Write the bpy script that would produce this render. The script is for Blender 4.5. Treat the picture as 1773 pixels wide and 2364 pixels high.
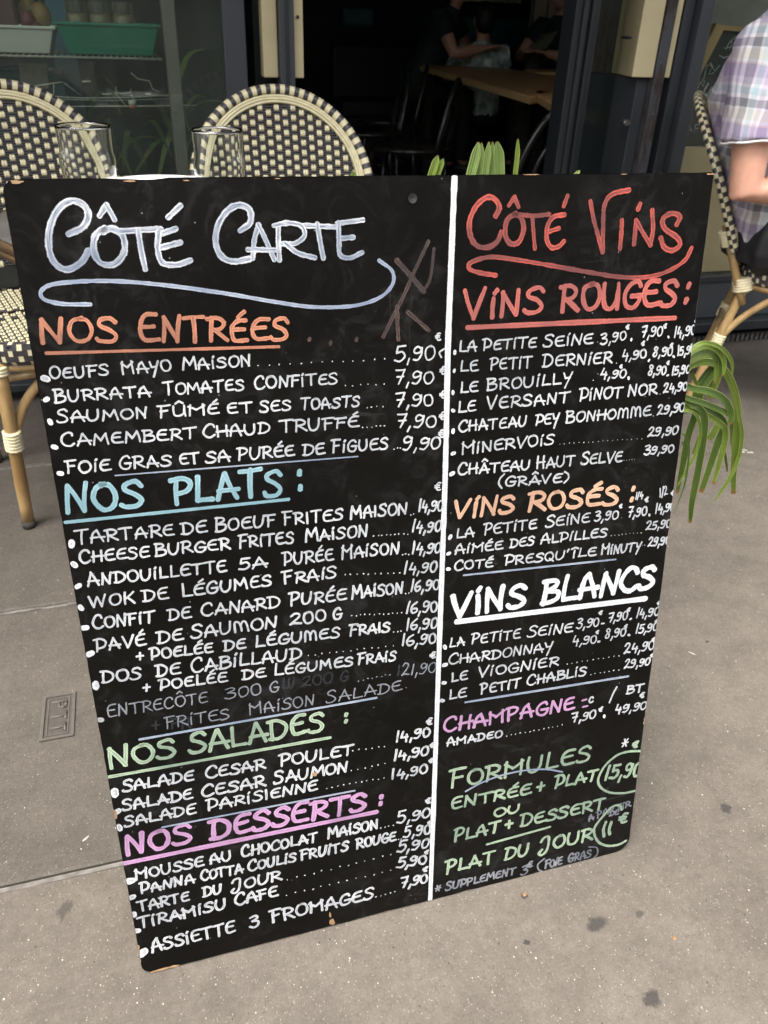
import bpy, bmesh, math, random
from mathutils import Vector, Matrix, noise
random.seed(7)
R = math.radians
scene = bpy.context.scene
for o in list(bpy.data.objects): bpy.data.objects.remove(o)

# ------------------------------------------------------------------ camera
CAM = Vector((0, 0, 1.0093))
RC = Matrix(((0.9590054884835114, -0.12143771143636234, 0.2560495172805457),
             (-0.2815882110133181, -0.5100002006480079, 0.8127778754108104),
             (0.03188342009290624, -0.8515589689387872, -0.5232884194620485)))
FPX = 1830.0
cam_data = bpy.data.cameras.new('camera')
cam = bpy.data.objects.new('camera', cam_data)
scene.collection.objects.link(cam); scene.camera = cam
cam_data.sensor_fit = 'VERTICAL'; cam_data.sensor_height = 36.0; cam_data.sensor_width = 27.0
cam_data.lens = 36.0 * FPX / 2364.0
cam_data.clip_start = 0.02; cam_data.clip_end = 400
rx, ry, rz = RC.col[0], RC.col[1], RC.col[2]
m = Matrix((rx, -ry, -rz)).transposed().to_4x4(); m.translation = CAM
cam.matrix_world = m
cam_data.dof.use_dof = True; cam_data.dof.focus_distance = 0.86; cam_data.dof.aperture_fstop = 12.0

# ------------------------------------------------------------------ light
world = bpy.data.worlds.new('World'); scene.world = world; world.use_nodes = True
wn = world.node_tree; wn.nodes.clear()
sky = wn.nodes.new('ShaderNodeTexSky'); sky.sky_type = 'NISHITA'; sky.sun_disc = False
SUN_EL, SUN_ROT = R(66), R(228)
sky.sun_elevation = SUN_EL; sky.sun_rotation = SUN_ROT
sky.air_density = 1.0; sky.dust_density = 6.0; sky.ozone_density = 0.6
hsv = wn.nodes.new('ShaderNodeHueSaturation'); hsv.inputs['Saturation'].default_value = 0.32
bg = wn.nodes.new('ShaderNodeBackground'); bg.inputs['Strength'].default_value = 0.15
wo = wn.nodes.new('ShaderNodeOutputWorld')
wn.links.new(sky.outputs[0], hsv.inputs['Color']); wn.links.new(hsv.outputs[0], bg.inputs[0]); wn.links.new(bg.outputs[0], wo.inputs[0])
sd = bpy.data.lights.new('sun', 'SUN'); sd.energy = 1.2; sd.angle = R(40); sd.color = (1, 0.965, 0.91)
so = bpy.data.objects.new('sun', sd); scene.collection.objects.link(so)
# sun direction: rotation measured from +Y towards +X in the sky texture
sdir = Vector((math.sin(SUN_ROT) * math.cos(SUN_EL), math.cos(SUN_ROT) * math.cos(SUN_EL), math.sin(SUN_EL)))
so.rotation_euler = sdir.to_track_quat('Z', 'Y').to_euler(); so.location = sdir * 20
scene.view_settings.view_transform = 'Standard'; scene.view_settings.look = 'None'
scene.view_settings.gamma = 1; scene.view_settings.use_curve_mapping = False
scene.view_settings.exposure = 1.75
scene.render.engine = 'CYCLES'
scene.cycles.transparent_max_bounces = 24
scene.cycles.max_bounces = 8

# ------------------------------------------------------------------ helpers
def ray(px, py):
    return RC @ Vector((px - 886.5, py - 1182.0, FPX))
def aty(px, py, y):
    d = ray(px, py); return CAM + d * (y / d.y)
def atz(px, py, z):
    d = ray(px, py); return CAM + d * ((z - CAM.z) / d.z)

C = scene.collection
def props(o, label=None, cat=None, group=None, kind=None):
    if label: o['label'] = label
    if cat: o['category'] = cat
    if group: o['group'] = group
    if kind: o['kind'] = kind
    return o
def thing(name, label, cat, loc=(0, 0, 0), rotz=0, group=None):
    o = bpy.data.objects.new(name, None); C.objects.link(o)
    o.empty_display_size = 0.1
    o.location = loc; o.rotation_euler = (0, 0, rotz)
    return props(o, label, cat, group)
class MB:
    def __init__(s): s.v = []; s.f = []; s.m = []; s.uv = None; s.sm = []
    def face(s, idx, mi=0, smooth=False): s.f.append(tuple(idx)); s.m.append(mi); s.sm.append(smooth)
    def add(s, pts): 
        n = len(s.v); s.v.extend([Vector(p) for p in pts]); return n
    def quad(s, a, b, c, d, mi=0, smooth=False):
        n = s.add((a, b, c, d)); s.face((n, n+1, n+2, n+3), mi, smooth); return s
    def box(s, x0, x1, y0, y1, z0, z1, mi=0, mat=None):
        P = [Vector((x, y, z)) for z in (z0, z1) for y in (y0, y1) for x in (x0, x1)]
        if mat: P = [mat @ p for p in P]
        n = s.add(P)
        for q in ((0,2,3,1), (4,5,7,6), (0,1,5,4), (2,6,7,3), (0,4,6,2), (1,3,7,5)): s.face([n+i for i in q], mi)
        return s
    def tube(s, pts, r, sides=8, mi=0, closed=False, caps=True, matfn=None, flat=1.0, up=None, smooth=True, rfn=None):
        pts = [Vector(p) for p in pts]; N = len(pts)
        rr = r if isinstance(r, (list, tuple)) else [r] * N
        T = []
        for i in range(N):
            a = pts[(i-1) % N] if (closed or i > 0) else pts[i]
            b = pts[(i+1) % N] if (closed or i < N-1) else pts[i]
            t = (b - a); T.append(t.normalized() if t.length > 1e-9 else Vector((0, 0, 1)))
        u = Vector(up) if up else (Vector((0, 0, 1)) if abs(T[0].z) < 0.9 else Vector((0, 1, 0)))
        u = (u - T[0] * u.dot(T[0])).normalized()
        base = len(s.v)
        for i in range(N):
            if up: u = Vector(up)
            u = (u - T[i] * u.dot(T[i])).normalized(); w = T[i].cross(u)
            for k in range(sides):
                a = 2 * math.pi * k / sides
                q = rr[i] * (rfn(i, k) if rfn else 1)
                s.v.append(pts[i] + u * (math.cos(a) * q * flat) + w * (math.sin(a) * q))
        M = N if closed else N - 1
        for i in range(M):
            for k in range(sides):
                j = (i + 1) % N
                a, b = base + i*sides + k, base + i*sides + (k+1) % sides
                c, d = base + j*sides + (k+1) % sides, base + j*sides + k
                s.face((a, b, c, d), matfn(i, k) if matfn else mi, smooth)
        if caps and not closed:
            s.face([base + k for k in range(sides)][::-1], mi)
            s.face([base + (N-1)*sides + k for k in range(sides)], mi)
        return s
    def lathe(s, prof, n=32, mi=0, c=(0, 0, 0), closed=False):
        base = len(s.v); c = Vector(c)
        for (r_, z) in prof:
            for k in range(n):
                a = 2*math.pi*k/n; s.v.append(c + Vector((r_*math.cos(a), r_*math.sin(a), z)))
        L = len(prof)
        for i in range(L if closed else L-1):
            j = (i+1) % L
            for k in range(n):
                s.face((base+i*n+k, base+i*n+(k+1) % n, base+j*n+(k+1) % n, base+j*n+k), mi, True)
        return s
    def mesh(s, name, mats, origin=None, jitter=0):
        me = bpy.data.meshes.new(name)
        v = s.v if origin is None else [p - Vector(origin) for p in s.v]
        me.from_pydata([tuple(p) for p in v], [], s.f)
        for mt in (mats if isinstance(mats, (list, tuple)) else [mats]): me.materials.append(mt)
        me.polygons.foreach_set('material_index', s.m)
        me.polygons.foreach_set('use_smooth', s.sm)
        if s.uv:
            ul = me.uv_layers.new(name='UVMap'); flat = []
            for f in s.f:
                for i in f: flat.extend(s.uv[i])
            ul.data.foreach_set('uv', flat)
        me.update(); return me
    def build(s, name, mats, parent=None, origin=None, label=None, cat=None, group=None, kind=None, bevel=0, loc=None):
        o = bpy.data.objects.new(name, s.mesh(name, mats, origin))
        C.objects.link(o)
        if parent: o.parent = parent
        elif origin is not None: o.location = origin
        if loc is not None: o.location = loc
        if bevel:
            b = o.modifiers.new('bevel', 'BEVEL'); b.width = bevel; b.segments = 2; b.limit_method = 'ANGLE'
        return props(o, label, cat, group, kind)
def structure(mb, name, mats, parent=None, **k):
    return mb.build(name, mats, parent, kind=None if parent else 'structure', **k)
def catmull(P, n=6, closed=False):
    P = [Vector(p) for p in P]; out = []
    N = len(P)
    rng = range(N if closed else N-1)
    for i in rng:
        p0 = P[i-1] if (i > 0 or closed) else P[0]*2 - P[1]
        p1 = P[i]; p2 = P[(i+1) % N]
        p3 = P[(i+2) % N] if (closed or i+2 < N) else P[-1]*2 - P[-2]
        for k in range(n):
            t = k/n
            out.append(0.5*((2*p1) + (p2-p0)*t + (2*p0-5*p1+4*p2-p3)*t*t + (3*p1-p0-3*p2+p3)*t**3))
    if not closed: out.append(P[-1])
    return out

# ------------------------------------------------------------------ materials
def new_mat(name):
    mt = bpy.data.materials.new(name); mt.use_nodes = True
    nt = mt.node_tree; b = nt.nodes['Principled BSDF']
    return mt, nt, b
def N_(nt, typ, **kw):
    n = nt.nodes.new(typ)
    for k, v in kw.items(): setattr(n, k, v)
    return n
def noise_fac(nt, scale, detail=4, rough=0.55, coord='Object', stretch=None, dist=0):
    tc = N_(nt, 'ShaderNodeTexCoord'); src = tc.outputs[coord]
    if stretch:
        mp = N_(nt, 'ShaderNodeMapping'); mp.inputs['Scale'].default_value = stretch
        nt.links.new(src, mp.inputs[0]); src = mp.outputs[0]
    n = N_(nt, 'ShaderNodeTexNoise'); n.inputs['Scale'].default_value = scale
    n.inputs['Detail'].default_value = detail; n.inputs['Roughness'].default_value = rough
    n.inputs['Distortion'].default_value = dist
    nt.links.new(src, n.inputs['Vector']); return n.outputs[0]
def ramp(nt, fac, stops, interp='LINEAR'):
    r = N_(nt, 'ShaderNodeValToRGB'); r.color_ramp.interpolation = interp
    e = r.color_ramp.elements
    while len(e) < len(stops): e.new(0.5)
    for el, (p, c) in zip(e, stops):
        el.position = p; el.color = (c[0], c[1], c[2], 1) if isinstance(c, (tuple, list)) else (c, c, c, 1)
    nt.links.new(fac, r.inputs[0]); return r.outputs[0]
def mix(nt, a, b, fac, mode='MIX'):
    m_ = N_(nt, 'ShaderNodeMix', data_type='RGBA', blend_type=mode)
    for inp, v in ((m_.inputs[6], a), (m_.inputs[7], b)):
        if isinstance(v, (tuple, list)): inp.default_value = (*v[:3], 1)
        else: nt.links.new(v, inp)
    if isinstance(fac, (int, float)): m_.inputs[0].default_value = fac
    else: nt.links.new(fac, m_.inputs[0])
    return m_.outputs[2]
def mth(nt, op, a, b=None, c=None):
    n = N_(nt, 'ShaderNodeMath', operation=op)
    for i, v in enumerate((a, b, c)):
        if v is None: continue
        if isinstance(v, (int, float)): n.inputs[i].default_value = v
        else: nt.links.new(v, n.inputs[i])
    return n.outputs[0]
def bump(nt, b, h, strength=0.3, dist=0.002):
    n = N_(nt, 'ShaderNodeBump'); n.inputs['Strength'].default_value = strength; n.inputs['Distance'].default_value = dist
    nt.links.new(h, n.inputs['Height']); nt.links.new(n.outputs[0], b.inputs['Normal'])
def simple(name, c, c2=None, rough=0.5, scale=20, stretch=None, bmp=0, metal=0, spec=0.5, detail=4):
    mt, nt, b = new_mat(name)
    c2 = c2 or tuple(x*0.75 for x in c)
    f = noise_fac(nt, scale, detail, stretch=stretch)
    col = ramp(nt, f, [(0.3, c2), (0.7, c)])
    nt.links.new(col, b.inputs['Base Color'])
    b.inputs['Roughness'].default_value = rough; b.inputs['Metallic'].default_value = metal
    b.inputs['Specular IOR Level'].default_value = spec
    if bmp: bump(nt, b, f, bmp)
    return mt

# pavement: worn asphalt with quartz specks
def pavement_mat(name, tint=1.0, off=0.0, spark=1.0):
    mt, nt, b = new_mat(name)
    tc = N_(nt, 'ShaderNodeTexCoord'); co = tc.outputs['Object']
    mpp = N_(nt, 'ShaderNodeMapping'); mpp.inputs['Location'].default_value = (off, off*1.7, 0)
    nt.links.new(co, mpp.inputs[0]); co = mpp.outputs[0]
    def nz(s, d=5, r=0.6):
        n = N_(nt, 'ShaderNodeTexNoise'); n.inputs['Scale'].default_value = s; n.inputs['Detail'].default_value = d
        n.inputs['Roughness'].default_value = r; nt.links.new(co, n.inputs['Vector']); return n.outputs[0]
    big = nz(2.0, 5, 0.6); mid = nz(16, 6, 0.7); fine = mth(nt, 'ADD', mth(nt, 'MULTIPLY', nz(330, 4, 0.75), 0.6), mth(nt, 'MULTIPLY', nz(95, 4, 0.7), 0.4))
    col = ramp(nt, fine, [(0.25, (0.088*tint, 0.075*tint, 0.060*tint)), (0.5, (0.156*tint, 0.134*tint, 0.109*tint)), (0.75, (0.225*tint, 0.194*tint, 0.160*tint))])
    col = mix(nt, col, (0.5, 0.48, 0.47), mth(nt, 'MULTIPLY', ramp(nt, big, [(0.35, 0.0), (0.7, 1.0)]), 0.0), 'MIX')
    col = mix(nt, col, ramp(nt, big, [(0.34, 0.80), (0.62, 1.08)]), 1.0, 'MULTIPLY')
    col = mix(nt, col, ramp(nt, mid, [(0.32, 0.86), (0.62, 1.07)]), 1.0, 'MULTIPLY')
    # bright chips: cells of a voronoi, a few of them chosen
    for sc, lo, rad, c in ((420, 0.72, 0.40, (0.175*tint/.66, 0.155*tint/.66, 0.13*tint/.66)), (330, 0.78, 0.42, (0.072, 0.062, 0.052)), (260, 0.91, 0.26, (0.30*spark, 0.27*spark, 0.22*spark)), (170, 0.965, 0.20, (0.44*spark, 0.40*spark, 0.33*spark)), (210, 0.955, 0.30, (0.045, 0.04, 0.034)), (75, 0.988, 0.11, (0.24, 0.14, 0.06))):
        vo = N_(nt, 'ShaderNodeTexVoronoi'); vo.inputs['Scale'].default_value = sc
        dn = N_(nt, 'ShaderNodeMapping'); dn.inputs['Scale'].default_value = (1, 0.75, 1); nt.links.new(co, dn.inputs[0])
        nt.links.new(dn.outputs[0], vo.inputs['Vector'])
        sep = N_(nt, 'ShaderNodeSeparateColor'); nt.links.new(vo.outputs['Color'], sep.inputs[0])
        pick = mth(nt, 'GREATER_THAN', sep.outputs[0], lo)
        rr_ = mth(nt, 'MULTIPLY', sep.outputs[1], rad)
        inside = mth(nt, 'LESS_THAN', vo.outputs['Distance'], rr_)
        col = mix(nt, col, c, mth(nt, 'MULTIPLY', pick, inside))
    nt.links.new(col, b.inputs['Base Color'])
    b.inputs['Roughness'].default_value = 0.82
    b.inputs['Specular IOR Level'].default_value = 0.35
    hh = mth(nt, 'ADD', fine, mth(nt, 'MULTIPLY', mid, 1.5))
    bump(nt, b, hh, 0.55, 0.0015)
    return mt
M_pave = pavement_mat('worn_asphalt', 0.64, 0.0, 0.92); M_slab = pavement_mat('worn_asphalt_slab', 0.48, 3.7, 0.72)
M_joint = simple('joint_mortar', (0.17, 0.155, 0.138), (0.06, 0.052, 0.045), 0.85, 60, bmp=0.5)
def stain_mat(name, c, strength=.8):
    mt, nt, b = new_mat(name)
    uv = N_(nt, 'ShaderNodeUVMap'); sp = N_(nt, 'ShaderNodeSeparateXYZ'); nt.links.new(uv.outputs[0], sp.inputs[0])
    n = noise_fac(nt, 130, 5, .7); n2 = noise_fac(nt, 40, 4, .6)
    e = mth(nt, 'ADD', sp.outputs[1], mth(nt, 'ADD', mth(nt, 'MULTIPLY', mth(nt, 'SUBTRACT', n, .5), .9), mth(nt, 'MULTIPLY', mth(nt, 'SUBTRACT', n2, .5), .8)))
    nt.links.new(mth(nt, 'MULTIPLY', ramp(nt, e, [(.45, 1.0), (.92, 0.0)]), strength), b.inputs['Alpha'])
    b.inputs['Base Color'].default_value = (*c, 1); b.inputs['Roughness'].default_value = .85
    return mt
M_cast = simple('cast_iron_plate', (0.058, 0.050, 0.041), (0.042, 0.036, 0.030), 0.7, 90, bmp=0.3)
M_castl = simple('cast_iron_relief', (0.088, 0.076, 0.063), (0.064, 0.055, 0.046), 0.6, 90, bmp=0.3)

def board_mat():
    mt, nt, b = new_mat('black_board_paint')
    n1 = noise_fac(nt, 5, 5, 0.6); n2 = noise_fac(nt, 60, 5, 0.7, stretch=(0.25, 1, 1))
    n3 = noise_fac(nt, 24, 8, 0.75, dist=1.5)
    col = ramp(nt, n1, [(0.3, (0.0022, 0.0021, 0.0018)), (0.7, (0.0048, 0.0044, 0.0038))])
    smear = mth(nt, 'MULTIPLY', ramp(nt, n3, [(0.50, 0.0), (0.74, 1.0)]), ramp(nt, n1, [(0.36, 0.0), (0.62, 1.0)]))
    scr = noise_fac(nt, 7, 3, 0.5, stretch=(1, 1, 26), dist=0.4); scr2 = noise_fac(nt, 9, 3, 0.5, stretch=(30, 1, 1.3), dist=0.5)
    lines = mth(nt, 'ADD', ramp(nt, scr, [(0.705, 0.0), (0.73, 0.5)]), ramp(nt, scr2, [(0.72, 0.0), (0.74, 0.5)]))
    smear = mth(nt, 'MINIMUM', mth(nt, 'ADD', smear, mth(nt, 'MULTIPLY', lines, ramp(nt, n1, [(0.4, 0.0), (0.6, 1.0)]))), 1.0)
    col = mix(nt, col, (0.020, 0.020, 0.0195), smear)
    # tiny white flecks
    for sc, lo, rad in ((70, 0.95, 0.045), (160, 0.97, 0.11)):
        tc = N_(nt, 'ShaderNodeTexCoord')
        vo = N_(nt, 'ShaderNodeTexVoronoi'); vo.inputs['Scale'].default_value = sc
        nt.links.new(tc.outputs['Object'], vo.inputs['Vector'])
        sep = N_(nt, 'ShaderNodeSeparateColor'); nt.links.new(vo.outputs['Color'], sep.inputs[0])
        k = mth(nt, 'MULTIPLY', mth(nt, 'GREATER_THAN', sep.outputs[0], lo), mth(nt, 'LESS_THAN', vo.outputs['Distance'], rad))
        col = mix(nt, col, (0.12, 0.12, 0.12), k)
    nt.links.new(col, b.inputs['Base Color'])
    rg = ramp(nt, n3, [(0.3, 0.30), (0.7, 0.46)]); nt.links.new(rg, b.inputs['Roughness'])
    b.inputs['Specular IOR Level'].default_value = 0.10
    bump(nt, b, n2, 0.22, 0.0008)
    return mt
M_board = board_mat()
M_ply = simple('bare_plywood', (0.36, 0.22, 0.11), (0.14, 0.08, 0.04), 0.7, 60, bmp=0.3)
M_edge = simple('worn_board_edge', (0.10, 0.08, 0.06), (0.012, 0.012, 0.012), 0.6, 45, bmp=0.3)

def ink(name, c, c2, cover=0.9, streak=0.5, fade=0.10):
    """paint-marker ink: UV u = millimetres along the stroke, v = -1..1 across it"""
    mt, nt, b = new_mat(name)
    uv = N_(nt, 'ShaderNodeUVMap'); sp = N_(nt, 'ShaderNodeSeparateXYZ'); nt.links.new(uv.outputs[0], sp.inputs[0])
    u, v = sp.outputs[0], sp.outputs[1]
    av = mth(nt, 'ABSOLUTE', v)
    mp = N_(nt, 'ShaderNodeMapping'); mp.inputs['Scale'].default_value = (0.10, 2.6, 1); nt.links.new(uv.outputs[0], mp.inputs[0])
    st = N_(nt, 'ShaderNodeTexNoise'); st.inputs['Scale'].default_value = 1.0; st.inputs['Detail'].default_value = 3; nt.links.new(mp.outputs[0], st.inputs['Vector'])
    mp2 = N_(nt, 'ShaderNodeMapping'); mp2.inputs['Scale'].default_value = (0.9, 1.2, 1); nt.links.new(uv.outputs[0], mp2.inputs[0])
    ed = N_(nt, 'ShaderNodeTexNoise'); ed.inputs['Scale'].default_value = 1.0; ed.inputs['Detail'].default_value = 5; ed.inputs['Roughness'].default_value = 0.7; nt.links.new(mp2.outputs[0], ed.inputs['Vector'])
    # colour: brighter towards the stroke's edge where the paint pools
    pool = ramp(nt, av, [(0.30, 0.0), (0.66, 1.0)])
    f = mth(nt, 'ADD', mth(nt, 'MULTIPLY', pool, 0.62), ramp(nt, st.outputs[0], [(0.38, 0.0), (0.64, 0.62)]))
    big = noise_fac(nt, 13, 3, 0.6)
    f = mth(nt, 'MULTIPLY', mth(nt, 'MINIMUM', f, 1.0), ramp(nt, big, [(0.40, fade), (0.58, 1.0)]))
    col = mix(nt, c2, c, f)
    nt.links.new(col, b.inputs['Base Color'])
    # coverage: ragged edges, pinholes
    edge = mth(nt, 'ADD', av, mth(nt, 'MULTIPLY', mth(nt, 'SUBTRACT', ed.outputs[0], 0.5), 1.05))
    a1 = ramp(nt, edge, [(0.80, 1.0), (0.96, 0.0)])
    hole = ramp(nt, mth(nt, 'ADD', mth(nt, 'MULTIPLY', st.outputs[0], 0.6), mth(nt, 'MULTIPLY', ed.outputs[0], 0.4)), [(0.30, 1.0 - streak), (0.46, 1.0)])
    al = mth(nt, 'MULTIPLY', mth(nt, 'MULTIPLY', a1, hole), cover)
    nt.links.new(al, b.inputs['Alpha'])
    b.inputs['Roughness'].default_value = 0.5
    b.inputs['Specular IOR Level'].default_value = 0.35
    return mt
INK = {
 'w': ink('white_ink', (0.57, 0.58, 0.585), (0.18, 0.195, 0.215), 0.98, 0.68, 0.5),
 'W': ink('thick_white_ink', (0.52, 0.53, 0.54), (0.095, 0.12, 0.165), 1.0, 0.35, 0.2),
 'X': ink('solid_white_ink', (0.54, 0.55, 0.555), (0.33, 0.35, 0.38), 1.0, 0.2, 0.6),
 'b': ink('bluish_white_ink', (0.33, 0.36, 0.41), (0.13, 0.16, 0.22), 0.98, 0.25),
 'd': ink('thin_grey_ink', (0.30, 0.31, 0.33), (0.09, 0.10, 0.12), 0.85, 0.7),
 'g': ink('ghost_ink', (0.026, 0.029, 0.034), (0.010, 0.012, 0.014), 0.8, 0.7),
 'o': ink('orange_ink', (0.50, 0.20, 0.115), (0.20, 0.085, 0.055), 1.0, 0.45),
 'p': ink('peach_ink', (0.52, 0.34, 0.22), (0.32, 0.19, 0.13), 1.0, 0.3),
 'r': ink('red_ink', (0.42, 0.070, 0.048), (0.085, 0.030, 0.029), 1.0, 0.25),
 'R': ink('coral_red_ink', (0.44, 0.105, 0.080), (0.20, 0.062, 0.055), 1.0, 0.2),
 'c': ink('light_blue_ink', (0.25, 0.38, 0.41), (0.12, 0.21, 0.24), 1.0, 0.25),
 'v': ink('pale_green_ink', (0.34, 0.42, 0.29), (0.13, 0.18, 0.135), 1.0, 0.3),
 'k': ink('pink_ink', (0.43, 0.24, 0.40), (0.24, 0.14, 0.23), 1.0, 0.2),
 'x': ink('brownish_scuff_ink', (0.11, 0.068, 0.055), (0.03, 0.022, 0.02), 0.85, 0.75),
}
# ------------------------------------------------------------------ menu board
BW, BH = 0.68, 0.905
BCEN = Vector((0.2375, 0.6675, 0.4465))
U = Vector((1, 0, -0.0035)).normalized(); V = Vector((-0.0036, -0.178, -0.984)); V = (V - U*V.dot(U)).normalized()
NB = U.cross(V).normalized()          # points away from the viewer
BO = BCEN - U*BW/2 - V*BH/2           # top-left corner of the painted face
def buv(px, py):
    d = ray(px, py); t = (BCEN - CAM).dot(NB) / d.dot(NB); q = CAM + d*t - BO
    return Vector((q.dot(U), q.dot(V)))
board = thing('menu_board', 'tall black menu board lettered by hand in white and coloured ink, standing on the pavement', 'menu board', (BCEN.x, BCEN.y, 0))
BL = Vector((BCEN.x, BCEN.y, 0))
def rounded_outline():
    pts = []
    rad = {'tl': 0.012, 'tr': 0.005, 'br': 0.022, 'bl': 0.016}
    for key, cx, cy, a0 in (('tl', 0, 0, 180), ('tr', BW, 0, 270), ('br', BW, BH, 0), ('bl', 0, BH, 90)):
        r_ = rad[key]; ox = cx + (r_ if cx == 0 else -r_); oy = cy + (r_ if cy == 0 else -r_)
        for k in range(7):
            a = R(a0 + 15*k); pts.append((ox + r_*math.cos(a), oy + r_*math.sin(a)))
    # resample the long sides with small dents
    out = []
    for i in range(len(pts)):
        a = Vector(pts[i]); b = Vector(pts[(i+1) % len(pts)]); L = (b-a).length
        n = max(1, int(L/0.006))
        nrm = Vector(((b-a).y, -(b-a).x)).normalized() if L > 0 else Vector((0, 0))
        for k in range(n):
            p = a.lerp(b, k/n)
            if n > 3:
                d_ = 0.0007*noise.noise(Vector((p.x*45, p.y*45, 3))) + 0.0016*max(0, noise.noise(Vector((p.x*14, p.y*14, 9)))-0.28)*2
                p = p - nrm*abs(d_)*1.2
            out.append(p)
    return out
OUT = rounded_outline()
# notch at the foot of the left side, as in the photo
def b3(u, v, d=0.0): return BO + U*u + V*v - NB*d
TH = 0.015
mb = MB(); n = mb.add([b3(p.x, p.y, 0) for p in OUT]); L = len(OUT)
mb.face([n+i for i in range(L)][::-1], 0)
k = mb.add([b3(p.x, p.y, -TH) for p in OUT]); mb.face([k+i for i in range(L)], 0)
panel = mb.build('panel', [M_board, M_edge], board, origin=BL)
mb = MB(); a = mb.add([b3(p.x, p.y, 0.0004) for p in OUT]); c_ = mb.add([b3(p.x, p.y, -TH-0.0004) for p in OUT])
# a thin band of scuffed edge wrapped round the panel
cx, cy = BW/2, BH/2
for i in range(L):
    j = (i+1) % L; mb.face((a+i, a+j, c_+j, c_+i), 0)
mb.build('edge_band', M_edge, board, origin=BL)
# bare wood where the paint has chipped off
def chip(cx_, cy_, w, h, seed, d=0.0007):
    mb = MB(); pts = []
    for i in range(18):
        a = 2*math.pi*i/18; q = 0.75 + 0.45*noise.noise(Vector((math.cos(a)*1.5, math.sin(a)*1.5, seed*3.3)))
        u = min(max(cx_ + math.cos(a)*w*q, 0.0002), BW-0.0002); v = min(max(cy_ + math.sin(a)*h*q, 0.0002), BH-0.0002)
        pts.append(b3(u, v, d))
    n = mb.add(pts); mb.face([n+i for i in range(18)][::-1])
    mb.build('bare_wood_chip', M_ply, board, origin=BL)
for i, (px, py, w, h) in enumerate([(727, 1786, .0045, .0035), (766, 2128, .0055, .007), (762, 2112, .002, .006), (265, 1880, .004, .008), (318, 2192, .004, .010), (322, 2222, .003, .009),
        (370, 2238, .016, .0028), (400, 2230, .010, .002), (1612, 768, .0022, .018), (1608, 800, .0022, .012), (1488, 1660, .002, .005), (1486, 1668, .002, .003), (40, 420, .006, .002), 
        (430, 417, .003, .0007), (300, 418, .006, .0008), (640, 412, .004, .0005), (1228, 403, .010, .0006), (1640, 402, .008, .0009), (1440, 402, .005, .0005), (300, 2100, .002, .005), (1625, 620, .002, .004)]):
    q = buv(px, py); chip(q.x, q.y, w, h, i)
# hinge screw hole
q = buv(952, 458)
mb = MB(); 
pts = [b3(q.x + .0045*math.cos(i*.5236), q.y + .0045*math.sin(i*.5236), 0.0009) for i in range(12)]
ctr = mb.add([b3(q.x, q.y, -0.0)]); r1 = mb.add(pts); 
for i in range(12): mb.face((ctr, r1+(i+1) % 12, r1+i))
mb.build('screw_hole', simple('hole_dark', (0.004, 0.004, 0.004), rough=0.6), board, origin=BL)
# rear prop that makes it an A-board
mb = MB()
for u in (0.09, BW-0.09):
    top = b3(u, 0.05, -TH-0.02); foot = Vector((top.x, top.y+0.30, 0.0))
    d = (foot-top); mb.tube([top, foot+Vector((0,0,0.008))], 0.014, 4)
mb.tube([b3(0.09, 0.05, -TH-0.02), b3(BW-0.09, 0.05, -TH-0.02)], 0.012, 4)
mb.tube([b3(0.09, 0.05, -TH-0.02)+Vector((0,.22,-.60)), b3(BW-0.09, 0.05, -TH-0.02)+Vector((0,.22,-.60))], 0.010, 4)
mb.build('rear_prop', M_board, board, origin=BL)

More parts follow.
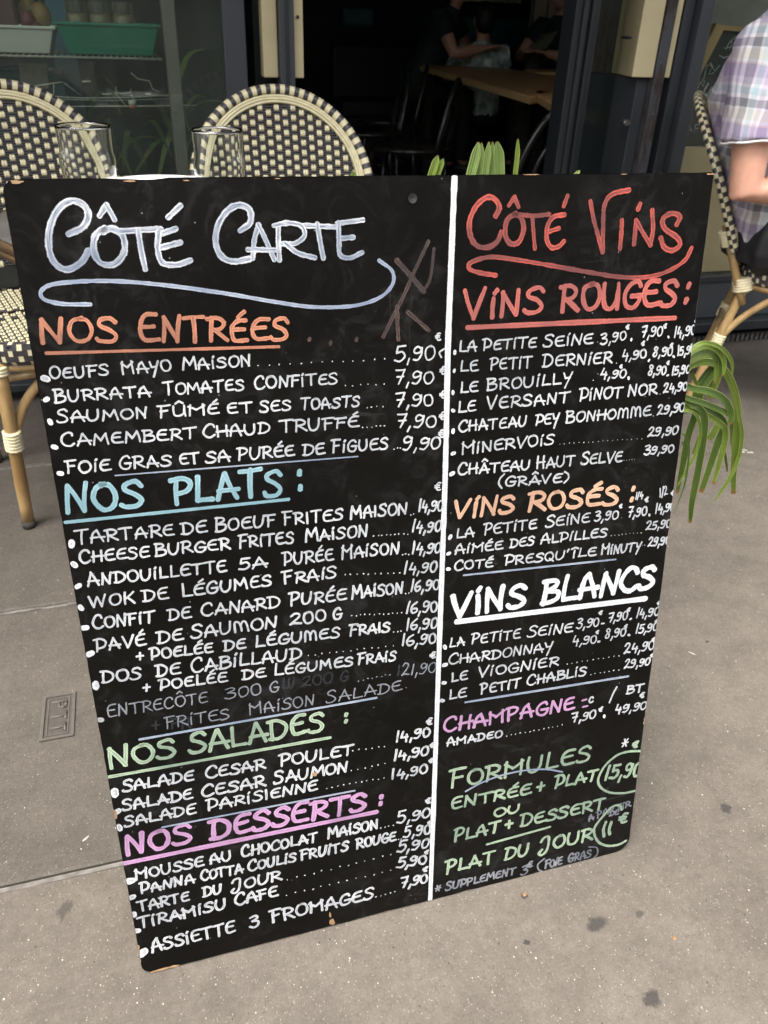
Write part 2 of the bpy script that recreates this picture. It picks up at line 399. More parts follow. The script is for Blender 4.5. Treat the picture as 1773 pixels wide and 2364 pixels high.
# ------------------------------------------------------------------ handwriting
def O_(w=0.56): return [('s', [(w*.55, 1), (w*.12, .85), (0, .42), (w*.3, .02), (w*.8, .1), (w, .5), (w*.8, .92), (w*.42, .98)])]
ACUTE = ('l', [(.24, 1.13), (.44, 1.36)]); CIRC = ('l', [(.12, 1.24), (.28, 1.46), (.46, 1.24)])
G = {
 'A': (.62, [('l', [(0, 0), (.28, 1), (.6, .02)]), ('l', [(.04, .34), (.66, .34)])]),
 'B': (.55, [('l', [(.05, 1), (.04, 0)]), ('s', [(-.02, .97), (.36, .97), (.44, .76), (.12, .54)]), ('s', [(.12, .54), (.5, .46), (.52, .14), (.24, 0), (-.02, .03)])]),
 'C': (.58, [('s', [(.56, .78), (.5, .97), (.3, 1), (.08, .75), (0, .38), (.14, .06), (.38, 0), (.6, .16)])]),
 'D': (.62, [('l', [(.1, .98), (.07, 0)]), ('s', [(-.06, .98), (.3, .97), (.58, .68), (.55, .25), (.28, .02), (-.02, .03)])]),
 'E': (.52, [('s', [(.5, .98), (.22, .95), (.05, .72), (.02, .34), (.14, .05), (.54, .08)]), ('l', [(.06, .54), (.42, .57)])]),
 'F': (.5, [('l', [(.08, .96), (.06, 0)]), ('l', [(-.08, .96), (.5, 1)]), ('l', [(.07, .52), (.4, .55)])]),
 'G': (.6, [('s', [(.54, .82), (.42, 1), (.18, .9), (.02, .5), (.12, .08), (.4, .0), (.56, .2), (.56, .42)]), ('l', [(.28, .44), (.62, .44)])]),
 'H': (.56, [('l', [(.04, 1), (.03, 0)]), ('l', [(.5, 1), (.5, 0)]), ('l', [(-.04, .48), (.6, .52)])]),
 'I': (.14, [('l', [(.06, .96), (.05, 0)])]),
 'i': (.18, [('l', [(.08, .74), (.06, 0)]), ('d', [(.12, 1.02)])]),
 'J': (.55, [('s', [(.02, .72), (.16, .98), (.42, 1), (.46, .6), (.36, .0), (.12, -.28), (-.06, -.12), (.1, .14)])]),
 'K': (.54, [('l', [(.05, 1), (.04, 0)]), ('l', [(.5, .98), (.06, .42)]), ('l', [(.18, .54), (.56, .0)])]),
 'L': (.48, [('l', [(.08, 1), (.04, .05), (.5, .06)])]),
 'M': (.76, [('l', [(.0, 0), (.1, .98), (.36, .38), (.62, 1), (.74, .02)])]),
 'm': (.76, [('s', [(.02, 0), (.06, .9), (.2, .98), (.34, .7), (.36, .1)]), ('s', [(.36, .6), (.5, .98), (.66, .8), (.72, 0)])]),
 'N': (.58, [('l', [(.02, 0), (.07, .98), (.46, .03), (.54, 1.02)])]),
 'O': (.58, O_(.58)),
 'P': (.54, [('l', [(.1, .98), (.06, 0)]), ('s', [(-.06, .94), (.3, 1.0), (.52, .8), (.42, .52), (.08, .4)])]),
 'Q': (.62, O_(.58) + [('l', [(.34, .24), (.62, -.08)])]),
 'R': (.56, [('l', [(.08, .98), (.05, 0)]), ('s', [(-.04, .95), (.3, 1.0), (.5, .8), (.4, .55), (.1, .46)]), ('l', [(.16, .48), (.58, .03)])]),
 'S': (.52, [('s', [(.5, .84), (.36, 1), (.1, .9), (.08, .68), (.34, .5), (.48, .26), (.34, .03), (.04, .02), (-.04, .14)])]),
 'T': (.6, [('l', [(-.04, .96), (.62, 1.0)]), ('l', [(.3, .97), (.28, 0)])]),
 'U': (.56, [('s', [(.03, 1), (.0, .5), (.08, .08), (.3, .02), (.48, .3), (.52, .7)]), ('l', [(.52, 1), (.55, .0)])]),
 'u': (.6, [('s', [(.03, 1), (.0, .5), (.1, .06), (.32, .02), (.5, .34), (.54, 1.0)])]),
 'V': (.56, [('l', [(0, 1), (.24, .0), (.56, 1.04)])]),
 'W': (.86, [('l', [(0, 1), (.18, .02), (.42, .86), (.58, .02), (.86, 1.02)])]),
 'Y': (.54, [('l', [(.02, .98), (.12, .5), (.4, .52)]), ('l', [(.54, 1.02), (.16, -.42)])]),
 '0': (.46, O_(.46)), '1': (.16, [('l', [(.12, 1), (.04, 0)])]),
 '2': (.5, [('s', [(.04, .78), (.2, 1), (.42, .92), (.38, .6), (.02, .04)]), ('s', [(.02, .04), (.2, .12), (.52, .04)])]),
 '3': (.46, [('s', [(.03, .92), (.3, 1), (.42, .8), (.14, .56)]), ('s', [(.14, .56), (.44, .44), (.42, .12), (.18, -.02), (-.02, .1)])]),
 '4': (.46, [('l', [(.16, 1), (.02, .38), (.46, .36)]), ('l', [(.38, .62), (.34, -.12)])]),
 '5': (.46, [('l', [(.12, .98), (.08, .56)]), ('l', [(.12, .98), (.48, 1.0)]), ('s', [(.08, .56), (.36, .6), (.46, .3), (.26, .0), (-.02, .06)])]),
 '6': (.44, [('s', [(.36, 1), (.1, .72), (.0, .3), (.16, .0), (.4, .14), (.38, .42), (.06, .38)])]),
 '7': (.44, [('l', [(.0, .96), (.44, 1), (.2, .0)]), ('l', [(.08, .5), (.42, .52)])]),
 '8': (.44, [('s', [(.4, .86), (.2, 1), (.06, .8), (.34, .4), (.3, .04), (.06, .04), (.04, .3), (.34, .64), (.4, .86)])]),
 '9': (.44, [('s', [(.4, .84), (.2, 1), (.02, .78), (.1, .52), (.34, .6), (.42, .86)]), ('s', [(.42, .9), (.4, .4), (.22, .02), (.0, .06)])]),
 ',': (.14, [('l', [(.1, .12), (.0, -.3)])]), '.': (.1, [('d', [(.04, .04)])]),
 "'": (.12, [('l', [(.08, 1.05), (.02, .78)])]),
 '+': (.52, [('l', [(0, .48), (.5, .5)]), ('l', [(.26, .82), (.24, .1)])]),
 '*': (.5, [('l', [(0, .55), (.5, .6)]), ('l', [(.1, .95), (.4, .2)]), ('l', [(.42, .95), (.08, .2)])]),
 '/': (.3, [('l', [(.32, 1.05), (0, -.1)])]), ':': (.14, [('d', [(.05, .75)]), ('d', [(.05, .15)])]),
 '(': (.26, [('s', [(.26, 1.12), (.04, .75), (.0, .3), (.2, -.15)])]),
 ')': (.26, [('s', [(0, 1.12), (.24, .85), (.26, .35), (.02, -.15)])]),
 '-': (.3, [('l', [(0, .5), (.3, .5)])]),
 '€': (.62, [('s', [(.6, .95), (.34, .96), (.16, .5), (.3, .06), (.62, .1)]), ('l', [(0, .62), (.5, .64)]), ('l', [(0, .38), (.46, .4)])]),
}
for acc, base, a in (('É', 'E', ACUTE), ('Û', 'U', CIRC), ('Ô', 'O', CIRC), ('Â', 'A', CIRC)):
    G[acc] = (G[base][0], G[base][1] + [a])
G['Î'] = (.2, [('l', [(.08, .8), (.06, 0)]), ('l', [(-.14, .98), (.08, 1.14), (.3, 1.0)])])

G['M2'] = (.74, [('l', [(.06, 1), (.04, 0)]), ('l', [(.0, .86), (.34, .52), (.72, .92)]), ('l', [(.66, 1.02), (.68, 0)])])
G['P2'] = (.54, [('l', [(.1, .96), (.04, .0)]), ('s', [(-.08, .96), (.3, 1.0), (.54, .72), (.46, .34), (.08, .22)])])
G['A2'] = (.60, [('s', [(0, 0), (.10, .7), (.30, .98)]), ('l', [(.30, .98), (.44, .5), (.58, .0)]), ('l', [(-.02, .38), (.66, .36)])])
ALT = {'M': 'M2', 'P': 'P2', 'A': 'A2'}
LAY = [0]
def ribbon(mb, pts, w, ink_seed):
    """one pen stroke as a thin raised ribbon on the board, with round ends"""
    if mb.uv is None: mb.uv = []
    LAY[0] = (LAY[0] + 1) % 23
    d = 0.00025 + 0.00002*LAY[0]
    P = []
    for p in pts:
        if not P or (p - P[-1]).length > 1e-5: P.append(p)
    if len(P) < 2: return
    t0 = (P[1]-P[0]).normalized(); t1 = (P[-1]-P[-2]).normalized()
    prof = [(-1.0, .05), (-.85, .55), (-.5, .88), (0, 1.0)]
    sec = [(P[0] + t0*(w*.5*a), t0, b) for a, b in prof]
    for i in range(1, len(P)-1): sec.append((P[i], (P[i+1]-P[i-1]).normalized(), 1.0))
    sec += [(P[-1] - t1*(w*.5*a), t1, b) for a, b in prof[::-1]]
    s_ = 0; prev = None; base = len(mb.v)
    for (p, t, k_) in sec:
        if prev is not None: s_ += (p-prev).length
        prev = p
        nn = Vector((t.y, -t.x))
        ww = w*.5*k_*(1.02 + .26*noise.noise(Vector((s_*260, ink_seed, 0))))
        for v in (-1, 0, 1):
            q = p + nn*ww*v
            u_, v_ = min(max(q.x, 0.0005), BW-0.0005), min(max(q.y, 0.0005), BH-0.0005)
            mb.v.append(b3(u_, v_, d)); mb.uv.append((s_*1000 + ink_seed*37.7, v*(1.0 if k_ > .9 else .96)))
    for i in range(len(sec)-1):
        for c in (0, 1):
            a = base + i*3 + c; mb.face((a, a+3, a+4, a+1))
def dot2(mb, p, r_, sx=1.0):
    if mb.uv is None: mb.uv = []
    LAY[0] = (LAY[0] + 1) % 23
    d = 0.00025 + 0.00002*LAY[0]; sd = random.random()*90
    c = len(mb.v); mb.v.append(b3(p.x, p.y, d)); mb.uv.append((sd, 0.3))
    ph = random.random()*6
    for i in range(12):
        a = 2*math.pi*i/12; q = r_*(1 + .22*math.sin(a*2+ph) + random.uniform(-.06, .06))
        u_, v_ = min(max(p.x + q*sx*math.cos(a), 0.0005), BW-.0005), p.y + q*math.sin(a)
        mb.v.append(b3(u_, v_, d)); mb.uv.append((sd+q*1000*math.cos(a), .86))
    for i in range(12): mb.face((c, c+1+(i+1) % 12, c+1+i))
def write_word(mb, text, pa, pb, h, w, jit=1.0):
    """text written from pa to pb (board metres), h cap height, w pen width"""
    ex = (pb-pa); Lw = ex.length; ex.normalize(); ey = Vector((ex.y, -ex.x))
    big_ = w > .0042; w = w*(1.03 if big_ else 1.03); h = (h - w*.8)*(1.02 if big_ else .95); pa = pa + ey*w*.55 + ex*w*.4; Lw -= w*.8
    gap = .16
    nat = sum(G[c][0] for c in text) + gap*(len(text)-1)
    k = (Lw/h)/nat if len(text) > 1 else min(1.15, (Lw/h)/nat)
    x = 0
    for ch in text:
        if ch in ALT and random.random() < .6: ch_ = ALT[ch]
        else: ch_ = ch
        gw, strokes = G[ch_]; gw = G[ch][0]
        first = (ch is text[0] and x == 0 and len(text) > 3 and not big_)
        dy = random.uniform(-.035, .035)*jit; sl = random.uniform(-.05, .07)*jit; sc = (1.16 if first else 1) + random.uniform(-.06, .06)*jit
        sx = k*(1+random.uniform(-.04, .04)*jit)
        def T(g):
            gx = x + g[0]*sx + sl*g[1]; gy = dy + g[1]*sc
            return pa + ex*(gx*h) + ey*(gy*h)
        for kind, pts in strokes:
            seed = random.random()*90
            if kind == 'd':
                q = T(pts[0]); a = T((pts[0][0]-.02, pts[0][1]-.04)); b = T((pts[0][0]+.03, pts[0][1]+.06)); ribbon(mb, [a, q, b], w*1.05, seed)
            elif kind == 's': 
                pp = [T((g[0]+random.uniform(-.02, .02)*jit, g[1]+random.uniform(-.02, .02)*jit)) for g in pts]
                ribbon(mb, catmull([v.to_3d() for v in pp], 5) and [v.to_2d() for v in catmull([v.to_3d() for v in pp], 5)], w*random.uniform(.9, 1.08), seed)
            else:
                for a_, b_ in zip(pts[:-1], pts[1:]):
                    a, b = T((a_[0]+random.uniform(-.02, .02)*jit, a_[1]+random.uniform(-.02, .02)*jit)), T((b_[0]+random.uniform(-.02, .02)*jit, b_[1]+random.uniform(-.02, .02)*jit))
                    bow = Vector(((b-a).y, -(b-a).x))*random.uniform(-.03, .03)
                    ribbon(mb, [a, a.lerp(b, .33)+bow, a.lerp(b, .66)+bow, b], w*random.uniform(.9, 1.08), seed+a_[0])
        x += (gw+gap)*k
CR = {'A': (60, 740, 1.659), 'B': (60, 1080, 1.659), 'C': (160, 1380, 1.8433), 'D': (200, 1700, 1.929), 'E': (1000, 740, 2.592),
      'F': (1000, 1100, 2.592), 'G': (980, 1360, 2.6758), 'H': (980, 1680, 2.860), 'T': (0, 400, 1.659), 'V': (973, 380, 2.074)}
def Q(cr, x, y):
    ox, oy, s = CR[cr]; return buv(ox + x/s, oy + y/s)
def hgt(cr, x, y, h): return (Q(cr, x, y) - Q(cr, x, y-h)).length
def LINE(mb, cr, words, ranges, y0, y1, h, w, jit=1.0):
    xa, xb = ranges[0][0], ranges[-1][1]
    for wd, (a, b) in zip(words.split('|'), ranges):
        ya = y0 + (y1-y0)*(a-xa)/max(1, xb-xa); yb = y0 + (y1-y0)*(b-xa)/max(1, xb-xa)
        p, q = Q(cr, a, ya), Q(cr, b, yb)
        hh = hgt(cr, (a+b)/2, (ya+yb)/2, h)
        write_word(mb, wd, p, q, hh, hgt(cr, a, ya, w), jit)
def DOTS(mb, cr, xa, ya, xb, yb, n, r_=2.6):
    for i in range(n):
        t = i/max(1, n-1); x, y = xa+(xb-xa)*t + random.uniform(-3, 3), ya+(yb-ya)*t + random.uniform(-2.5, 2.5)
        dot2(mb, Q(cr, x, y), hgt(cr, x, y, r_*random.uniform(.75, 1.15)))
def BUL(mb, cr, x, y, r_):
    dot2(mb, Q(cr, x, y), hgt(cr, x, y, r_), .95)
def PATH(mb, cr, pts, w, smooth=True):
    P = [Q(cr, *p).to_3d() for p in pts]
    if smooth: P = catmull(P, 8)
    elif len(P) == 2: P = [P[0].lerp(P[1], i/10) for i in range(11)]
    ribbon(mb, [p.to_2d() for p in P], hgt(cr, pts[0][0], pts[0][1], w), random.random()*90)
def item(name, inkkey, fn, label=None):
    mb = MB(); fn(mb)
    mb.build(name, INK[inkkey], board, origin=BL, label=label, kind='stuff' if name in ('menu_line', 'price', 'heading', 'small_note', 'ghost_lettering', 'lettering', 'pen_mark', 'circled_price') else None)

# titles, each letter as its own strokes
def t1(mb):
    w = 29
    for st in [[(265,232),(318,205),(338,160),(318,120),(270,106),(222,140),(190,215),(190,300),(218,352),(262,368),(312,340),(338,298)],
               [(400,212),(365,240),(360,300),(388,345),(440,347),(476,300),(470,240),(430,212),(396,222)]]: PATH(mb, 'T', st, w)
    for st in [[(382,162),(408,122)],[(408,122),(438,176)],[(465,222),(615,213)],[(530,222),(540,290),(556,366)],[(606,236),(672,213)],[(618,284),(690,265)],[(645,168),(690,125)]]: PATH(mb, 'T', st, w*.86, len(st) > 2)
    PATH(mb, 'T', [(608,226),(604,290),(622,342),(675,350),(728,334)], w*.9)
def t2(mb):
    w = 28
    PATH(mb, 'T', [(922,218),(958,188),(955,140),(915,122),(870,145),(835,200),(826,265),(848,318),(895,338),(955,328)], w)
    for st in [[(968,325),(974,255),(990,198)],[(990,198),(1015,250),(1050,330)],[(950,292),(1056,294)],[(1070,332),(1066,270),(1065,200)],
               [(1165,200),(1295,206)],[(1215,195),(1225,260),(1238,325)],[(1292,192),(1388,179)],[(1305,250),(1352,245)]]: PATH(mb, 'T', st, w*.8, len(st) > 2)
    PATH(mb, 'T', [(1050,200),(1105,190),(1155,203),(1165,240),(1130,268),(1082,270)], w*.8)
    PATH(mb, 'T', [(1095,270),(1140,305),(1205,323)], w*.8)
    PATH(mb, 'T', [(1296,190),(1298,260),(1302,312),(1340,324),(1385,304)], w*.8)
item('lettering', 'W', t1, 'word CÔTÉ in thick white capitals at top left of the board')
item('lettering', 'W', t2, 'word CARTE in thick white capitals at top of the board')
item('flourish', 'b', lambda m: PATH(m, 'T', [(345,502),(240,500),(168,482),(160,448),(220,422),(400,412),(600,425),(850,458),(1050,492),(1200,512),(1350,508),(1450,478),(1502,428),(1502,375),(1452,334)], 17), 'long white curl under CÔTÉ CARTE')
for st, w_ in [([(1520,335),(1570,390),(1622,452)], 24), ([(1622,452),(1648,400),(1662,290)], 14), ([(1640,262),(1585,380),(1545,470),(1500,560),(1468,625)], 18), ([(1520,510),(1522,570),(1525,636)], 18), ([(1562,532),(1600,565),(1642,602)], 18)]:
    item('scribble_stroke', 'x', lambda m: PATH(m, 'T', st, w_))
for x, y in ((1185, 636), (1266, 650), (1365, 637)): item('scribble_dot', 'x', lambda m: BUL(m, 'T', x, y, 9))
def t3(mb):
    w = 30
    PATH(mb, 'V', [(355,245),(372,205),(350,165),(310,158),(262,198),(230,270),(235,345),(268,390),(320,395),(362,368),(380,325)], w)
    PATH(mb, 'V', [(450,235),(410,265),(400,335),(425,378),(465,370),(488,310),(475,252),(444,238)], w)
    for st in [[(418,195),(445,155)],[(445,155),(463,202)],[(472,240),(540,245),(610,238)],[(530,248),(535,320),(542,402)],[(610,320),(656,305)],[(680,198),(698,150)]]: PATH(mb, 'V', st, w*.8, len(st) > 2)
    PATH(mb, 'V', [(682,240),(632,250),(604,290),(598,355),(620,396),(655,392),(680,368)], w*.9)
def t4(mb):
    w = 29
    for st in [[(808,178),(825,270),(866,418)],[(866,418),(868,300),(875,195),(912,142),(992,122)],[(958,268),(955,330),(949,402)],[(1016,380),(1026,268)],[(1026,268),(1055,320),(1095,385)],[(1095,385),(1108,310),(1104,220)],[(1036,214),(1046,190)]]: PATH(mb, 'V', st, w*.9, len(st) > 2)
    PATH(mb, 'V', [(1222,285),(1236,248),(1195,234),(1155,262),(1166,308),(1222,348),(1236,385),(1200,411),(1162,396),(1145,352)], w)
item('lettering', 'r', t3, 'word CÔTÉ in dark red capitals at top right of the board')
item('lettering', 'r', t4, 'word ViNS in dark red capitals at top right of the board')
item('flourish', 'r', lambda m: PATH(m, 'V', [(355,530),(290,520),(232,502),(230,474),(272,454),(340,442),(450,455),(600,480),(800,515),(950,538),(1080,538),(1180,510),(1260,458),(1292,400)], 24), 'red curl under CÔTÉ ViNS')
# divider
def dv(mb):
    pts = [(1049, 412), (1040, 640), (1034, 800), (1030, 1000), (1026, 1150), (1019, 1350), (1012, 1547), (1003, 1800), (993, 2076)]
    P = catmull([buv(*p).to_3d() for p in pts], 10); ribbon(mb, [p.to_2d() for p in P], 0.0066, 3.0)
item('dividing_line', 'X', dv, 'white vertical line between the two columns')
def rule(cr, a, b, w, k='b'): item('ruled_line', k, lambda m: PATH(m, cr, [a, b], w, False))
# headings
item('heading', 'o', lambda m: (LINE(m, 'T', 'NOS|ENTRÉES', [(152, 462), (532, 1108)], 655, 650, 106, 17)), 'orange heading NOS ENTRÉES')
rule('A', (78, 125), (968, 100), 13, 'o')
item('heading', 'R', lambda m: LINE(m, 'V', 'ViNS|ROUGES|:', [(198, 588), (658, 1222), (1250, 1275)], 748, 682, 140, 25), 'coral red heading ViNS ROUGES')
rule('V', (222, 780), (1212, 734), 28, 'R')
item('heading', 'c', lambda m: LINE(m, 'B', 'NOS|PLATS|:', [(148, 462), (560, 990), (1042, 1062)], 186, 104, 112, 19), 'light blue heading NOS PLATS')
rule('B', (152, 208), (1005, 120), 14, 'c')
item('heading', 'v', lambda m: (LINE(m, 'C', 'NOS|SALADES', [(168, 462), (512, 1088)], 733, 570, 90, 15), LINE(m, 'C', ':', [(1168, 1186)], 540, 537, 60, 15)), 'pale green heading NOS SALADES')
rule('D', (94, 180), (1083, 4), 14, 'v')
item('heading', 'k', lambda m: (LINE(m, 'D', 'NOS|DESSERTS', [(171, 478), (550, 1250)], 539, 333, 92, 18), LINE(m, 'D', ':', [(1298, 1316)], 318, 315, 62, 18)), 'pink heading NOS DESSERTS')
rule('D', (162, 565), (1290, 335), 20, 'k')
item('heading', 'p', lambda m: LINE(m, 'F', 'ViNS|ROSÉS|:', [(110, 488), (558, 1108), (1170, 1195)], 258, 168, 118, 24), 'peach heading ViNS ROSÉS')
item('heading', 'X', lambda m: LINE(m, 'F', 'ViNS|BLANCS', [(98, 558), (640, 1322)], 858, 680, 152, 29), 'thick white heading ViNS BLANCS')
rule('F', (142, 868), (1268, 730), 34, 'X')
item('heading', 'k', lambda m: (LINE(m, 'G', 'CHAMPAGNE', [(112, 925)], 893, 747, 92, 16), PATH(m, 'G', [(975, 686), (998, 680)], 12, False), PATH(m, 'G', [(978, 726), (1004, 720)], 12, False)), 'pink heading CHAMPAGNE')
item('heading', 'v', lambda m: LINE(m, 'H', 'FORMuLES', [(160, 1092)], 410, 226, 116, 17), 'pale green heading FORMULES')

# menu lines: (crop, words, ranges, y0, y1, height, pen, ink)
def row(cr, words, ranges, y0, y1, h, bullet=None, dots=None, price=None, euro=None, pen=7.5, k='w', extra=None, pk=None):
    def fn(m): LINE(m, cr, words, ranges, y0, y1, h, pen)
    if bullet: item('bullet', k, lambda m: BUL(m, cr, *bullet))
    if dots:
        mb_ = MB(); DOTS(mb_, cr, *dots); mb_.build('dot_leader', INK[k], board, origin=BL, kind='stuff')
    if extra: item('pen_mark', k, extra)
    nm = words.replace('|', ' ').replace('u', 'U').replace('m', 'M')
    item('menu_line', k, fn, 'line reading ' + nm)
    if price:
        def pf(m):
            for (t, x0, x1, ya, yb, ph) in price: LINE(m, cr if not t.startswith('^') else cr, t.strip('^'), [(x0, x1)], ya, yb, ph, pen*.92)
            if euro:
                for (x, y, s) in euro: LINE(m, cr, '€', [(x-s*.5, x+s*.5)], y+s*.5, y+s*.45, s, pen*.8)
        item('price', pk or k, pf, 'price ' + ' '.join(p[0] for p in price))
row('A', 'OEuFS|MAYO|MAiSON', [(92,322),(368,560),(600,865)], 228, 176, 48, (75,222,16), (890,172,1375,148,13), [('5,90',1410,1565,160,152,60)], [(1583,62,34)], extra=lambda m: PATH(m, 'A', [(1602,108),(1583,122),(1590,140)], 7))
row('A', 'BuRRATA|TOMATES|CONFiTES', [(110,480),(528,838),(875,1195)], 318, 245, 50, (78,302,12), (1220,250,1370,242,6), [('7,90',1410,1558,248,244,54)], [(1600,192,36)])
row('A', 'SAuMON|FÛMÉ|ET|SES|TOASTS', [(120,470),(508,742),(770,870),(895,1018),(1050,1280)], 396, 332, 48, (93,388,12), (1305,332,1365,328,4), [('7,90',1410,1560,334,328,54)], [(1600,282,36)])
row('A', 'CAMEMBERT|CHAuD|TRuFFÉ', [(138,655),(678,938),(970,1275)], 488, 412, 50, (110,484,12), (1290,408,1375,404,6), [('7,90',1415,1568,415,412,54)], [(1598,364,36)])
row('A', 'FOiE|GRAS|ET|SA|PuRÉE|DE|FiGuES', [(155,328),(358,558),(590,665),(690,785),(810,1030),(1060,1145),(1170,1390)], 590, 494, 50, (132,585,12), (1410,490,1435,488,3), [('9,90',1440,1585,498,494,52)], [(1594,434,34)])
rule('A', (342,593), (1270,520), 6)
row('B', 'TARTARE|DE|BOEuF|FRITES|MAISON', [(190,570),(595,695),(725,960),(985,1215),(1240,1460)], 296, 180, 52, (175,290,15), (1472,178,1486,176,2), [('14,90',1500,1596,172,166,48)], [(1580,72,36)])
row('B', 'CHEESE|BuRGER|FRiTES|MAiSON', [(205,475),(495,785),(815,1030),(1068,1310)], 370, 264, 50, (185,370,13), (1332,262,1462,252,9), [('14,90',1475,1590,250,246,46)])
row('B', 'ANDOuiLLETTE|5A|PuRÉE|MAiSON', [(235,770),(815,922),(985,1180),(1205,1430)], 456, 330, 50, (200,452,12), (1440,332,1465,330,3), [('14,90',1475,1588,332,328,46)])
row('B', 'WOK|DE|LÉGuMES|FRAiS', [(245,420),(448,548),(598,945),(985,1190)], 541, 424, 50, (210,535,12), (1220,410,1430,400,10), [('14,90',1445,1572,408,402,46)])
row('B', 'CONFiT|DE|CANARD|PuRÉE|MAiSON', [(255,495),(545,635),(672,975),(1008,1228),(1245,1445)], 622, 482, 50, (226,612,13), (1452,480,1465,478,2), [('16,90',1470,1582,476,470,46)])
row('C', 'PAVÉ|DE|SAumON|200|G', [(112,330),(375,490),(520,885),(935,1095),(1120,1170)], 234, 90, 56, (88,238,16), (1200,76,1415,62,12), [('16,90',1430,1565,70,62,52)], pen=8.5)
row('C', '+|POELÉE|DE|LÉGumES|FRAIS', [(285,320),(345,615),(657,752),(790,1155),(1190,1365)], 274, 146, 50, None, (1380,143,1410,142,3), [('16,90',1430,1565,142,132,50)], pen=8.5)
row('C', 'DOS|DE|CABiLLAuD', [(138,310),(370,475),(518,990)], 368, 262, 58, (113,372,17), (1015,245,1378,203,13), [('16,90',1412,1560,208,196,52)], pen=8.5)
row('C', '+|POELÉE|DE|LÉGuMES|FRAiS', [(312,352),(385,675),(735,838),(870,1210),(1225,1392)], 406, 268, 48, None, None, [('€',1532,1560,262,258,34)], pen=8)
row('C', 'ENTRECÔTE|300|G', [(162,590),(662,820),(852,915)], 512, 396, 52, (132,518,13), (1230,352,1365,325,8), [('21,90',1410,1556,334,320,50)], pen=5.5, k='d')
item('ghost_lettering', 'g', lambda m: (LINE(m, 'C', 'Lu|200|G', [(905, 960), (985, 1120), (1150, 1225)], 392, 350, 50, 8), LINE(m, 'C', '12', [(1392, 1450)], 335, 328, 50, 8), LINE(m, 'C', '+|FR', [(350, 395), (430, 520)], 570, 555, 52, 8)), 'wiped out older lettering, barely visible')
row('C', 'FRiTES|MAiSON|SALADE', [(410,685),(765,1045),(1092,1415)], 560, 396, 50, None, (1434,380,1434,380,1), None, pen=5.5, k='d')
rule('C', (300,602), (1306,425), 10)
row('C', '€', [(1515,1548)], 545, 541, 34)
row('D', 'SALADE|CESAR|POuLET', [(160,480),(528,800),(858,1190)], 250, 84, 54, (125,250,19), (1185,62,1328,42,6), [('14,90',1375,1530,28,2,48)], [(1537,40,26)], pen=9)
row('D', 'SALADE|CESAR|SAuMON', [(160,475),(512,800),(832,1165)], 336, 158, 54, (137,333,14), (1180,150,1328,122,6), [('14,90',1365,1522,112,84,48)], [(1532,108,26)], pen=9)
row('D', 'SALADE|PARiSIENNE', [(168,490),(537,1030)], 406, 240, 50, (145,405,15), (1068,230,1325,183,11), [('14,90',1355,1518,194,164,46)], None, pen=8.5)
rule('D', (337,403), (1193,240), 8)
row('D', '€', [(1506,1534)], 302, 298, 28)
row('D', 'MOuSSE|Au|CHOCOLAT|MAiSON', [(215,525),(548,652),(688,1030),(1072,1300)], 644, 412, 50, (192,643,19), (1310,405,1365,395,4), [('5,90',1380,1530,392,362,50)], [(1524,384,20)], pen=8.5)
row('D', 'PANNA|COTTA|COuLiS|FRuiTS|ROuGE', [(240,485),(508,698),(718,935),(952,1168),(1198,1380)], 704, 466, 48, (201,715,14), (1388,456,1398,454,2), [('5,90',1408,1532,454,434,48)], None, pen=8.5)
row('D', 'TARTE|Du|JOuR', [(230,460),(518,605),(645,870)], 785, 640, 50, (211,792,12), (895,635,1355,525,13), [('5,90',1380,1524,520,496,48)], [(1510,516,22)], pen=8.5)
row('D', 'TiRAMiSu|CAFE', [(230,625),(660,855)], 860, 712, 52, (222,865,14), (890,705,1355,595,13), [('5,90',1378,1512,590,568,46)], [(1504,592,26)], pen=9)
row('D', 'ASSiETTE|3|FROMAGES', [(290,665),(727,800),(822,1280)], 966, 722, 58, (249,963,20), (1290,712,1375,690,5), [('7,90',1395,1518,678,652,48)], pen=9)
# wines
P11 = 11
row('E', 'LA|PETiTE|SEiNE', [(155,258),(297,615),(655,955)], 193, 145, 72, (128,190,14), (985,128,985,128,1), [('3,90',1000,1155,148,118,62),('7,90',1240,1370,108,92,66),('14,90',1437,1570,108,88,66)], [(1166,38,36),(1390,34,36),(1575,6,30)], pen=P11, extra=lambda m: (BUL(m,'E',1185,114,9), BUL(m,'E',1407,98,8)))
row('E', 'LE|PETiT|DERNiER', [(160,270),(338,590),(652,1070)], 312, 258, 74, (125,300,12), (1098,252,1098,252,1), [('4,90',1125,1275,244,226,62),('8,90',1310,1430,222,212,60),('15,90',1458,1562,216,196,60)], [(1258,138,34),(1428,150,32),(1552,148,30)], pen=P11, extra=lambda m: (BUL(m,'E',1290,238,9), BUL(m,'E',1437,215,9)))
row('E', 'LE|BROuiLLY', [(160,268),(318,832)], 438, 380, 74, (118,430,13), (955,355,955,355,1), [('4,90',995,1150,352,345,58),('8,90',1280,1390,332,326,60),('15,90',1425,1536,332,316,56)], [(1126,276,28),(1406,254,28),(1546,268,28)], pen=P11, extra=lambda m: (BUL(m,'E',1168,344,10), BUL(m,'E',1402,327,8)))
row('E', 'LE|VERSANT|PiNOT|NOR', [(145,258),(318,815),(870,1130),(1160,1338)], 555, 444, 74, (118,538,13), (1355,438,1355,438,1), [('24,90',1372,1520,440,420,58)], pen=P11)
row('E', 'CHATEAu|PEY|BONHOmmE', [(148,560),(608,755),(790,1300)], 672, 574, 70, (118,662,15), (1315,572,1315,572,1), [('29,90',1335,1505,570,546,60)], pen=P11)
row('E', 'MiNERVOiS', [(165,722)], 808, 742, 72, (120,795,15), (755,738,1245,705,18,), [('29,90',1278,1462,698,684,56)], pen=P11)
